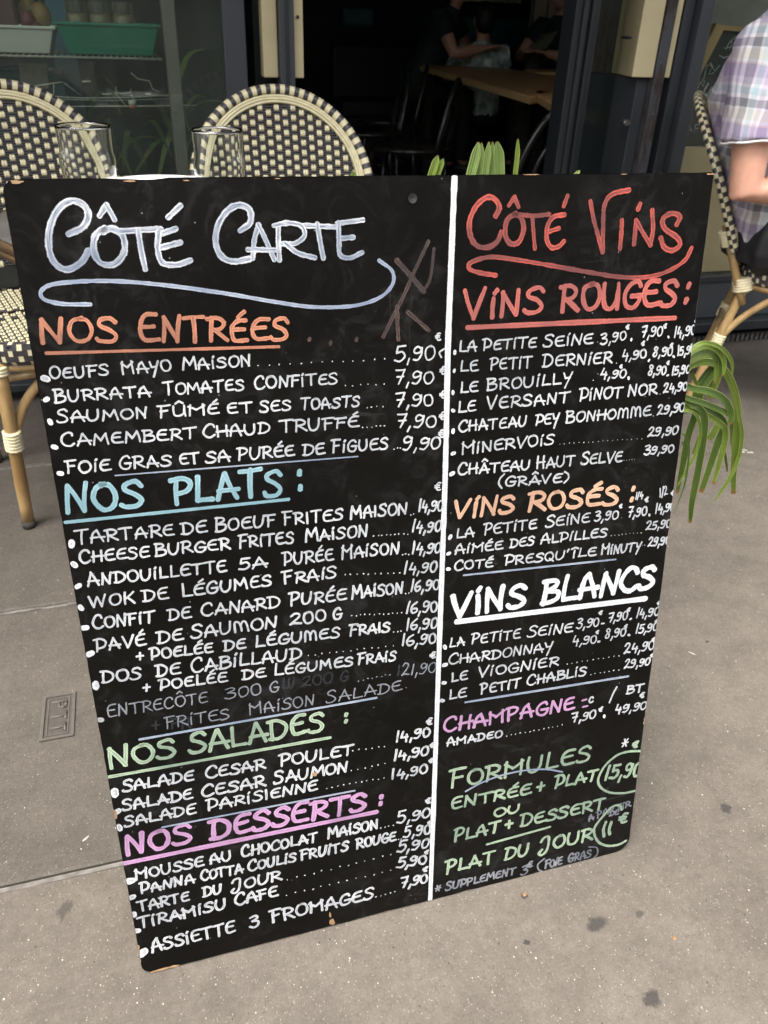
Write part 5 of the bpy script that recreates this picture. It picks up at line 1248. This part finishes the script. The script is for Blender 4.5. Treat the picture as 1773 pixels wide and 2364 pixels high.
man = person('person', 'seated man in checked purple short-sleeved shirt and black trousers at the right edge', dict(
    org=(1.80, 1.965, 0), f=f, pelvis=pel, chest=ch+Vector((.015, 0, 0)), neck=(1.67, 1.985, 1.085), head=(1.70, 1.965, 1.225),
    sh_r=shr, sh_l=(1.79, 2.14, 1.0), el_r=elr, el_l=(1.90, 2.20, .74), wr_r=elr+Vector((.24, -.03, .035)), wr_l=(2.06, 2.00, .76),
    hip_r=pel-lt*.095+Vector((0, 0, -.01)), hip_l=pel+lt*.095+Vector((0, 0, -.01)), kn_r=pel-lt*.12+f*.42+Vector((0, 0, -.02)), kn_l=pel+lt*.12+f*.42+Vector((0, 0, -.02)),
    an_r=pel-lt*.12+f*.46+Vector((0, 0, -.455)), an_l=pel+lt*.12+f*.40+Vector((0, 0, -.455))),
    dict(skin=M_skin, shirt=M_plaid, trousers=M_trou, hair=M_hair), .007)
end = shr.lerp(elr, .62); d_ = (elr-shr).normalized(); u_ = d_.cross(Vector((0, 0, 1))).normalized(); w_ = d_.cross(u_)
m_ = MB(); m_.tube([end + d_*(.004+.0015*math.sin(i*.9)) + u_*.073*math.cos(i*math.pi/20) + w_*.073*math.sin(i*math.pi/20) for i in range(40)], .0028, 6, closed=True)
m_.build('sleeve_hem', M_trim, man, origin=(1.80, 1.965, 0))

# dim guests inside: only their colours differ
M_dshirt = simple('dark_tshirt', (.018, .022, .026), rough=.8); M_print = simple('pale_printed_shirt', (.8, .8, .77), (.15, .22, .2), .8, 16, detail=1)
M_jacket = simple('navy_jacket', (.012, .016, .024), rough=.8)
def guest(label, x, y, fx, fy, dz=0, lean=.08, shirt=M_dshirt, hair=M_bhair, grow=1.0):
    f = Vector((fx, fy, 0)).normalized(); l_ = Vector((-f.y, f.x, 0)); o = Vector((x, y, 0)); z = .03+dz
    def P(a, b, c): return o + f*a*grow + l_*b*grow + Vector((0, 0, z + c*grow if c > .5 else z+c))
    person('person', label, dict(org=o, f=f, pelvis=P(0, 0, .56), chest=P(lean, 0, .88), neck=P(lean*1.6, 0, 1.09), head=P(lean*1.9+.02, 0, 1.235),
        sh_r=P(lean*1.3, -.19, 1.0), sh_l=P(lean*1.3, .19, 1.0), el_r=P(lean+.18, -.25, .80), el_l=P(lean+.18, .25, .80), wr_r=P(lean+.36, -.10, .84), wr_l=P(lean+.36, .10, .84),
        hip_r=P(0, -.09, .54), hip_l=P(0, .09, .54), kn_r=P(.42, -.11, .52), kn_l=P(.42, .11, .52), an_r=P(.42, -.11, .07), an_l=P(.42, .11, .07)),
        dict(skin=M_skin, shirt=shirt, trousers=M_trou, hair=hair), .013, .5, 'guests sitting in the dim cafe', grow)
guest('dim guest in a dark T-shirt leaning forward on the left inside the doorway', 2.20, 6.55, .5, -.35, .02, .16, M_dshirt)
guest('dim small guest with black hair and a pale printed shirt inside the doorway', 2.62, 6.30, .1, 1, -.06, .02, M_print, M_bhair, .88)
guest('dim guest in a navy jacket on the right inside, holding a paper', 3.36, 6.45, -.8, -.5, .0, .06, M_jacket)

# ------------------------------------------------------------------ interior furniture
M_wood = simple('varnished_table_wood', (.42, .24, .11), (.28, .15, .065), .32, 7, (1, 10, 1), detail=6)
M_woode = simple('pale_wood_edge', (.6, .40, .19), (.5, .32, .14), .45, 12)
M_bent = simple('black_bentwood', (.020, .018, .016), (.012, .011, .010), .22, 10)
def wtable(label, quad, z=.77):
    cx = sum(p[0] for p in quad)/4; cy = sum(p[1] for p in quad)/4; t = thing('wooden_table', label, 'table', (cx, cy, .03), group='wooden tables inside the cafe')
    def slabq(z0, z1, k):
        m_ = MB(); Q_ = [(cx+(x-cx)*k, cy+(y-cy)*k) for x, y in quad]; a = m_.add([(x, y, z0) for x, y in Q_]); b = m_.add([(x, y, z1) for x, y in Q_])
        for i in range(4): m_.face((a+i, a+(i+1) % 4, b+(i+1) % 4, b+i))
        m_.face((a+3, a+2, a+1, a)); m_.face((b, b+1, b+2, b+3)); return m_
    slabq(z-.004, z, .985).build('table_top', M_wood, t, origin=(cx, cy, .03), bevel=.002)
    slabq(z-.034, z-.0045, 1.0).build('top_edge', M_woode, t, origin=(cx, cy, .03), bevel=.003)
    for x, y in quad:
        lx, ly = cx+(x-cx)*.86, cy+(y-cy)*.86; MB().box(lx-.025, lx+.025, ly-.025, ly+.025, .03, z-.036).build('leg', M_bent, t, origin=(cx, cy, .03))
wtable('long wooden table inside the doorway, its near corner behind the door post', [(1.72, 3.60), (2.50, 4.45), (2.66, 4.83), (1.70, 3.52)][:0] or [(1.694, 3.50), (2.60, 4.50), (2.75, 6.60), (2.10, 6.20)])
wtable('wooden table seen through the glazed door leaf', [(1.488, 2.75), (2.06, 2.93), (2.62, 3.80), (1.86, 3.86)])
def bent_chair(x, y, deg, label):
    t = thing('bentwood_chair', label, 'chair', (x, y, .03), R(deg), 'black bentwood chairs inside the cafe')
    MB().lathe([(0, .455), (.20, .455), (.205, .465), (.20, .475), (0, .47)], 28).build('seat', M_bent, t)
    def ar(w, h): return [(w*math.cos(a), .19+.0006, .46+h*math.sin(a)) for a in [math.pi*i/20 for i in range(21)]]
    for nm, w, h in (('back_hoop', .19, .31), ('inner_hoop', .115, .21)):
        pts = [(px_, .17 + (pz-.46)*.18, pz) for px_, _, pz in ar(w, h)]; MB().tube(pts, .013 if w > .15 else .010, 8).build(nm, M_bent, t)
    for sx in (-1, 1):
        for sy in (-1, 1): MB().tube([(sx*.15, sy*.15, .455), (sx*.19, sy*.20, 0)], .014, 8).build('leg', M_bent, t)
    MB().tube([(.155*math.cos(a), .155*math.sin(a), .22) for a in [2*math.pi*i/24 for i in range(24)]], .009, 6, closed=True).build('ring_stretcher', M_bent, t)
bent_chair(1.44, 2.98, -165, 'black bentwood chair at the wooden table just inside the doorway')
bent_chair(1.35, 4.1, -120, 'black bentwood chair pushed to the long wooden table')
bent_chair(1.30, 4.75, -100, 'black bentwood chair in the second row left of the long table')
bent_chair(1.62, 5.35, -110, 'black bentwood chair at the far end of the long table')
bent_chair(2.95, 5.0, 90, 'black bentwood chair on the right side of the long table')
wtable('second long wooden table further back along the bench', [(2.75, 5.65), (3.9, 5.75), (4.0, 6.1), (2.85, 6.05)])
# teal bench against the back wall
t = thing('banquette', 'teal upholstered bench along the back wall of the cafe', 'bench', (3.0, 7.4, .03))
MB().box(1.80, 2.06, 7.3, 7.42, .99, 1.12).build('backrest', M_teal, t, origin=(3.0, 7.4, .03), bevel=.02)
MB().box(2.55, 5.5, 7.3, 7.42, .86, 1.09).build('backrest', M_teal, t, origin=(3.0, 7.4, .03), bevel=.02)
MB().box(1.72, 5.5, 7.32, 7.42, .47, .855).build('lower_back', M_black, t, origin=(3.0, 7.4, .03), bevel=.02)
MB().box(1.72, 5.5, 6.98, 7.295, .36, .47).build('seat', M_black, t, origin=(3.0, 7.4, .03), bevel=.02)
MB().box(1.72, 5.5, 7.02, 7.29, .03, .355).build('plinth', M_black, t, origin=(3.0, 7.4, .03))
t = thing('wall_panel', 'pale framed panel on the back wall at the top of the doorway view', 'panel', (3.2, 7.9, 1.18))
MB().box(2.95, 3.62, 7.90, 7.96, 1.215, 1.8).build('board', simple('pale_panel', (.6, .55, .42), rough=.7), t, origin=(3.2, 7.9, 1.18))
t = thing('paper_sheet', 'pale paper held by the guest in the navy jacket', 'paper', (3.05, 6.22, .9))
MB().quad((2.95, 6.24, .90), (3.12, 6.28, .89), (3.16, 6.20, 1.01), (3.02, 6.16, .99)).build('sheet', simple('dim_paper', (.30, .29, .22), rough=.8), t, origin=(3.05, 6.22, .9))
# dishes on the near table behind the post
t = thing('food_bowl', 'bowl with a crumpled white napkin on the table behind the door post', 'bowl', (1.60, 2.93, .771))
MB().lathe([(0, .0), (.045, .0), (.085, .045), (.088, .046), (.080, .043), (.04, .006), (0, .005)], 28).build('bowl', M_bent, t)
m_ = MB(); ell(m_, (-.005, 0, .06), .05, .04, .035, 12, 8); nap = m_.build('napkin', simple('napkin_white', (.66, .63, .58), (.5, .47, .42), .8, 30, bmp=.8), t)
# grey boarded far wall with shelves, seen through the door leaf
t = thing('wall_shelves', 'dark wall shelves with jars on a grey boarded wall, seen through the door leaf', 'shelves', (3.72, 6.6, .03)); SO = (3.72, 6.6, .03)
MB().box(3.2, 4.3, 6.75, 6.80, .03, 2.4).build('boarding', M_palewall, t, origin=SO)
for i in range(9): MB().box(3.2+i*.12, 3.205+i*.12, 6.742, 6.7495, .8, 2.4).build('board_joint', M_black, t, origin=SO)
for z_ in (1.02, .90, .76): MB().box(3.3, 4.1, 6.45, 6.74, z_-.02, z_).build('shelf', M_bent if z_ > 1 else M_wood, t, origin=SO)
MB().box(3.3, 4.1, 6.70, 6.738, .03, .735).build('back_panel', M_black, t, origin=SO)
MB().box(3.3, 4.1, 6.70, 6.738, .905, .995).build('back_panel', M_black, t, origin=SO)
for i, (x_, z_, r_, h_, c_) in enumerate([(3.58, .90, .028, .085, (.55, .53, .48)), (3.70, .90, .022, .05, (.5, .5, .45)), (3.60, .76, .03, .07, (.3, .3, .27)), (3.69, .76, .02, .09, (.35, .34, .3)), (3.76, .76, .022, .07, (.18, .12, .07)), (3.83, .76, .022, .08, (.4, .38, .34))]):
    j = thing('jar', ['tall pale jar on the middle wall shelf', 'short pale jar on the middle wall shelf', 'wide grey jar on the lower wall shelf', 'thin tall jar on the lower wall shelf', 'brown jar on the lower wall shelf', 'pale jar at the right on the lower wall shelf'][i], 'jar', (x_, 6.55, z_+.0005))
    MB().lathe([(0, 0), (r_, 0), (r_, h_*.75), (r_*.7, h_*.85), (r_*.7, h_), (0, h_)], 14).build('glass', simple('jar_c', c_, rough=.3), j)
j = thing('bag', 'dark bag with white cloth on top of the wall shelves', 'bag', (3.74, 6.58, 1.0205))
m_ = MB(); ell(m_, (0, 0, .055), .12, .08, .055); m_.build('bag_body', simple('bag_dark', (.08, .07, .07), (.03, .03, .03), .8, 20, bmp=1), j)
m_ = MB(); ell(m_, (-.03, -.08, .025), .045, .03, .024); m_.build('cloth', simple('pinkish_cloth', (.6, .5, .5), rough=.8), j)
# string light with one lit bulb
t = thing('string_light', 'thin cable with a small lit bulb near the grey boarded wall', 'light', (3.62, 6.4, 1.16))
MB().tube(catmull([(3.35, 6.4, 1.20), (3.55, 6.4, 1.178), (3.66, 6.4, 1.176), (3.95, 6.4, 1.24)], 5), .003, 5).build('cable', M_black, t, origin=(3.62, 6.4, 1.16))
MB().tube([(3.61, 6.4, 1.177), (3.61, 6.4, 1.155)], .009, 8).build('socket', M_black, t, origin=(3.62, 6.4, 1.16))
mt, nt, b = new_mat('lit_bulb'); b.inputs['Emission Color'].default_value = (1, .62, .25, 1); b.inputs['Emission Strength'].default_value = 4
m_ = MB(); ell(m_, (3.61, 6.4, 1.135), .012, .012, .02, 10, 8); m_.build('bulb', mt, t, origin=(3.62, 6.4, 1.16))

# ------------------------------------------------------------------ left window display
M_tub = simple('green_tub_plastic', (.012, .23, .15), (.010, .19, .125), .35, 6)
M_wtub = simple('white_tub_plastic', (.66, .64, .56), (.6, .58, .52), .4, 6)
M_wire = simple('white_wire', (.70, .66, .55), rough=.4)
def tub(name, label, x0, x1, y0, y1, z0, z1, mt, flare=.02):
    t = thing(name, label, 'tub', ((x0+x1)/2, (y0+y1)/2, z0)); m_ = MB(); o_ = ((x0+x1)/2, (y0+y1)/2, z0)
    def ring(g, z, inn=0): return m_.add([(x0+flare-g+inn, y0+flare-g+inn, z), (x1-flare+g-inn, y0+flare-g+inn, z), (x1-flare+g-inn, y1-flare+g-inn, z), (x0+flare-g+inn, y1-flare+g-inn, z)])
    a = ring(0, z0); b = ring(flare, z1-.008); c = ring(flare+.008, z1-.008); d = ring(flare+.008, z1); e = ring(flare, z1, .003); g_ = ring(0, z0+.004, .003)
    for p, q in ((a, b), (b, c), (c, d), (d, e), (e, g_)):
        for i in range(4): m_.face((p+i, p+(i+1) % 4, q+(i+1) % 4, q+i))
    m_.face((a+3, a+2, a+1, a)); m_.face((g_, g_+1, g_+2, g_+3))
    m_.build('basin', mt, t, origin=o_, bevel=.003); return t
SZ = .905
sh = thing('wire_shelf', 'thin white wire shelf in the left window carrying the tubs', 'shelf', (-.3, 2.95, SZ))
m_ = MB(); m_.tube([(-1.6, 2.85, SZ-.008), (.137, 2.85, SZ-.006)], .0028, 6); m_.build('front_wire', M_wire, sh, origin=(-.3, 2.95, SZ))
m_ = MB(); m_.tube([(-1.6, 3.2, SZ-.008), (.137, 3.2, SZ-.006)], .0028, 6); m_.build('rear_wire', M_wire, sh, origin=(-.3, 2.95, SZ))
for i in range(98):
    x_ = .13 - i*.0176
    m_ = MB(); m_.tube([(x_, 2.85, SZ-.010), (x_, 2.855, SZ-.003), (x_, 3.2, SZ-.003)], .0012, 4); m_.build('cross_wire', M_wire, sh, origin=(-.3, 2.95, SZ))
tub('plastic_tub', 'deep green plastic tub on the wire shelf in the left window', -.150, .135, 2.86, 3.14, SZ, .988, M_tub, .022)
tub('plastic_tub', 'white plastic tub with fruit at the far left of the wire shelf', -.62, -.163, 2.86, 3.14, SZ, .975, M_wtub, .02)
M_fy = simple('yellow_fruit', (.26, .15, .03), (.18, .09, .02), .45, 20); M_fr = simple('dark_red_fruit', (.13, .008, .02), (.08, .005, .014), .35, 20); M_fo = simple('orange_pack', (.40, .10, .04), rough=.4)
def fruit(label, x, y, z, rx, rz, mt):
    m_ = MB(); ell(m_, (0, 0, 0), rx, rx, rz, 18, 12); o = m_.build('fruit', mt, None, label=label, cat='fruit'); o.location = (x, y, z)
fruit('large yellow fruit with rounded top in the white tub', -.195, 2.95, 1.000, .028, .036, M_fy)
fruit('second yellow fruit behind the purple one in the white tub', -.232, 3.02, 1.01, .028, .036, M_fy)
fruit('dark purple fruit beside the yellow ones in the white tub', -.232, 2.93, .985, .022, .028, M_fr)
fruit('small red fruit at the edge of the white tub', -.205, 2.89, .972, .013, .012, M_fr)
t = thing('red_pack', 'reddish brown packet standing in the white tub at the left edge', 'packet', (-.30, 2.94, .93))
MB().box(-.36, -.262, 2.91, 2.97, .93, 1.12).build('packet', simple('red_brown_packet', (.14, .045, .05), (.09, .035, .04), .5, 15), t, origin=(-.30, 2.94, .93), bevel=.006)
M_jar = simple('mustard_jar', (.20, .16, .075), (.14, .11, .05), .3, 20); M_cork = simple('jar_dark_lid', (.06, .05, .035), (.04, .035, .025), .5, 20)
for i, x_ in enumerate((-.094, -.028, .040)):
    t = thing('glass_jar', ['left', 'middle', 'right'][i] + ' one of three stocky yellowish jars standing in the green tub', 'jar', (x_, 2.965, .955), group='jars in the green tub')
    MB().lathe([(0, 0), (.031, 0), (.0325, .006), (.0325, .048), (.028, .056), (0, .056)], 20).build('jar_body', M_jar, t)
    MB().lathe([(.0285, .0565), (.0285, .085), (.026, .088), (0, .088)], 20).build('lid', M_cork, t)
    for k in range(10):
        a = k*math.pi/5; MB().box(-.0015, .0015, -.0010, .0010, .058, .084, mat=Matrix.Rotation(a, 4, 'Z') @ Matrix.Translation((.029, 0, 0))).build('lid_rib', M_jar, t)
# boxes on the lower shelf and hanging wire with floats
M_blue = simple('blue_sheet', (.05, .15, .22), (.035, .10, .15), .5, 6)
t = thing('blue_crate', 'blue crate below the wire shelf at the left edge', 'crate', (-.32, 3.2, .62)); MB().box(-.48, -.17, 3.15, 3.35, .56, .845).build('crate', M_blue, t, origin=(-.32, 3.2, .62), bevel=.004)
t = thing('blue_crate', 'upright blue sheet standing between the tubs behind the wire shelf', 'sheet', (-.16, 3.3, .62)); MB().box(-.20, -.125, 3.32, 3.34, .62, 1.25).build('sheet', M_blue, t, origin=(-.16, 3.3, .62))
t = thing('carton', 'small brown carton below the white tub', 'carton', (-.27, 3.0, .80)); MB().box(-.285, -.205, 2.96, 3.04, .805, .872).build('box', simple('carton_brown', (.14, .11, .085), rough=.7), t, origin=(-.27, 3.0, .80), bevel=.003)
t = thing('wire_rack', 'wire drying rack with small red and white clips low in the left window', 'rack', (0, 2.75, .80)); RO = (0, 2.75, .80)
def pw(pts, r_=.0011, nm='wire', y=2.75):
    m_ = MB(); m_.tube([aty(px, py, y) for px, py in pts], r_, 5); m_.build(nm, M_wire, t, origin=RO)
pw([(120, 246), (300, 245), (455, 243)]); pw([(115, 222), (180, 226), (300, 225), (390, 220)]); pw([(122, 229), (260, 232), (400, 228)], .0007)
pw([(266, 215), (290, 243)]); pw([(268, 200), (266, 215), (285, 216), (300, 214), (303, 205)]); pw([(302, 216), (312, 236)]); pw([(302, 168), (318, 182), (345, 187), (352, 205), (370, 213)])
pw([(80, 199), (144, 189)], .0016); pw([(124, 195), (124, 225)]); pw([(146, 190), (186, 220)], .0007); pw([(236, 217), (258, 217)], .0018); pw([(335, 217), (348, 217)], .0018); pw([(190, 188), (210, 188)], .0018)
M_clipw = simple('clip_white', (.55, .53, .45), rough=.4); M_clipr = simple('clip_red', (.42, .04, .02), rough=.4)
for px, py in ((306, 242), (134, 248)):
    c = aty(px, py, 2.745); MB().lathe([(0, 0), (.0105, 0), (.012, .013), (0, .013)], 14, c=c).build('clip_top', M_clipw, t, origin=RO); MB().lathe([(0, -.010), (.007, -.009), (.0095, -.0003), (0, -.0003)], 14, c=c).build('clip_bottom', M_clipr, t, origin=RO)
# leafy plant added behind the glass for the blurred reflection of plants
t = thing('reflection_palm', 'palm-like plant added behind the left window for a blurred reflection', 'plant', (.20, 3.3, .03)); random.seed(21)
for k in range(34):
    a = random.uniform(0, 2*math.pi); e = random.uniform(.12, .30); b0 = Vector((.12+random.uniform(-.28, .12), 3.35+random.uniform(-.1, .15), .62+random.uniform(-.25, .12)))
    tip = b0 + Vector((math.cos(a)*e, math.sin(a)*e*.5, random.uniform(-.08, .24))); midp = b0.lerp(tip, .5)+Vector((0, 0, .07))
    P = catmull([b0, midp, tip], 4); m_ = MB(); m_.uv = []
    for i, p in enumerate(P):
        s = i/(len(P)-1); w_ = .011*math.sin(math.pi*(.1+.88*s)); sd_ = Vector((-math.sin(a), math.cos(a), .3)).normalized()
        for v in (-1, 1): m_.v.append(p+sd_*w_*v); m_.uv.append((s*.9, v*.7))
    for i in range(len(P)-1): m_.face((2*i, 2*i+1, 2*i+3, 2*i+2), 0, True)
    m_.build('leaf', M_leafl, t, origin=(.20, 3.3, .03))
MB().lathe([(0, .03), (.11, .03), (.14, .34), (0, .34)], 24, c=(.08, 3.38, 0)).build('pot', M_pot, t, origin=(.20, 3.3, .03))

# ------------------------------------------------------------------ chalk sign behind the right window
sg = thing('chalk_sign', 'wood framed chalkboard lettered CAFÉ, leaning behind the right window', 'chalk sign', (2.1, 2.66, .3)); SGO = (2.1, 2.66, .3)
SY = 2.64
def sp_(px, py, dy=0): 
    v = aty(px, py, SY+dy); return v
m_ = MB(); P = [sp_(*p) for p in ((1655, 62), (1905, 85), (1905, 348), (1535, 347), (1570, 215))]
a = m_.add(P); b_ = m_.add([p+Vector((0, .012, 0)) for p in P]); m_.face((a, a+1, a+2, a+3, a+4)); m_.face((b_+4, b_+3, b_+2, b_+1, b_))
for i in range(5): m_.face((a+i, b_+i, b_+(i+1) % 5, a+(i+1) % 5))
M_slateb = simple('chalk_black', (.008, .008, .008), (.014, .014, .013), .6, 14)
m_.build('slate', M_slateb, sg, origin=SGO)
M_frame = simple('pine_frame', (.36, .23, .10), (.26, .155, .065), .6, 12, (1, 1, .2))
def bar(p, q, w, nm='frame', mt=M_frame, dy=-.012, th=.02):
    a, b = sp_(*p, dy), sp_(*q, dy); t = (b-a).normalized(); s = t.cross(Vector((0, 1, 0))).normalized()*w*.5; m_ = MB(); d = Vector((0, th, 0))
    n = m_.add([a-s, a+s, b+s, b-s, a-s+d, a+s+d, b+s+d, b-s+d])
    for q_ in ((0, 1, 2, 3), (7, 6, 5, 4), (0, 4, 5, 1), (1, 5, 6, 2), (2, 6, 7, 3), (3, 7, 4, 0)): m_.face([n+i for i in q_])
    m_.build(nm, mt, sg, origin=SGO)
bar((1664, 60), (1560, 262), .036); bar((1650, 62), (1905, 84), .014, dy=-.010)
bar((1520, 290), (1462, 402), .022)
M_chalk = simple('chalk_line', (.50, .50, .50), (.25, .25, .25), .8, 90)
def chalk(pts, w=.0035):
    m_ = MB(); m_.tube([sp_(px, py, -.004) for px, py in pts], w*.5, 5, flat=.3, up=(0, 1, 0)); m_.build('chalk_stroke', M_chalk, sg, origin=SGO)
for st, w in [([(1592,273),(1580,272),(1570,290),(1566,304),(1574,309),(1583,303)], .005), ([(1586,306),(1592,290),(1598,305)], .004), ([(1588,300),(1597,300)], .003), ([(1602,306),(1606,288),(1616,288)], .004), ([(1604,297),(1612,296)], .003), ([(1620,306),(1622,289),(1632,288)], .004), ([(1621,298),(1630,297)], .003), ([(1620,306),(1632,305)], .003), ([(1626,284),(1634,278)], .003),
    ([(1600,218),(1604,240),(1608,250),(1616,236),(1628,205),(1636,192)], .006), ([(1608,250),(1615,252),(1645,200)], .004), ([(1630,215),(1634,228),(1642,226)], .004),
    ([(1675,118),(1682,100),(1698,85),(1712,80)], .003), ([(1670,112),(1690,108),(1708,98)], .003), ([(1690,96),(1684,116)], .003), ([(1700,100),(1697,112),(1706,108),(1710,98)], .003),
    ([(1618,192),(1626,178),(1632,150),(1645,152),(1636,172),(1648,168)], .003), ([(1598,207),(1605,196),(1612,204),(1616,190),(1624,200),(1626,186)], .003), ([(1660,128),(1672,134),(1680,130)], .003), ([(1640,145),(1650,165),(1662,150)], .003)]: chalk(st, w)
t = thing('green_label', 'bright green strip hanging beside the right window frame', 'label', (1.86, 2.60, .97))
MB().box(1.838, 1.858, 2.598, 2.600, 1.0, 1.16).build('strip', simple('bright_green', (.05, .42, .10), rough=.5), t, origin=(1.86, 2.60, .97))
MB().box(1.7, 3.3, 3.0, 3.02, .98, 1.6).build('roller_blind', simple('dim_blind', (.22, .20, .17), rough=.8), None, label='dim brown blind behind the chalk sign', cat='blind')
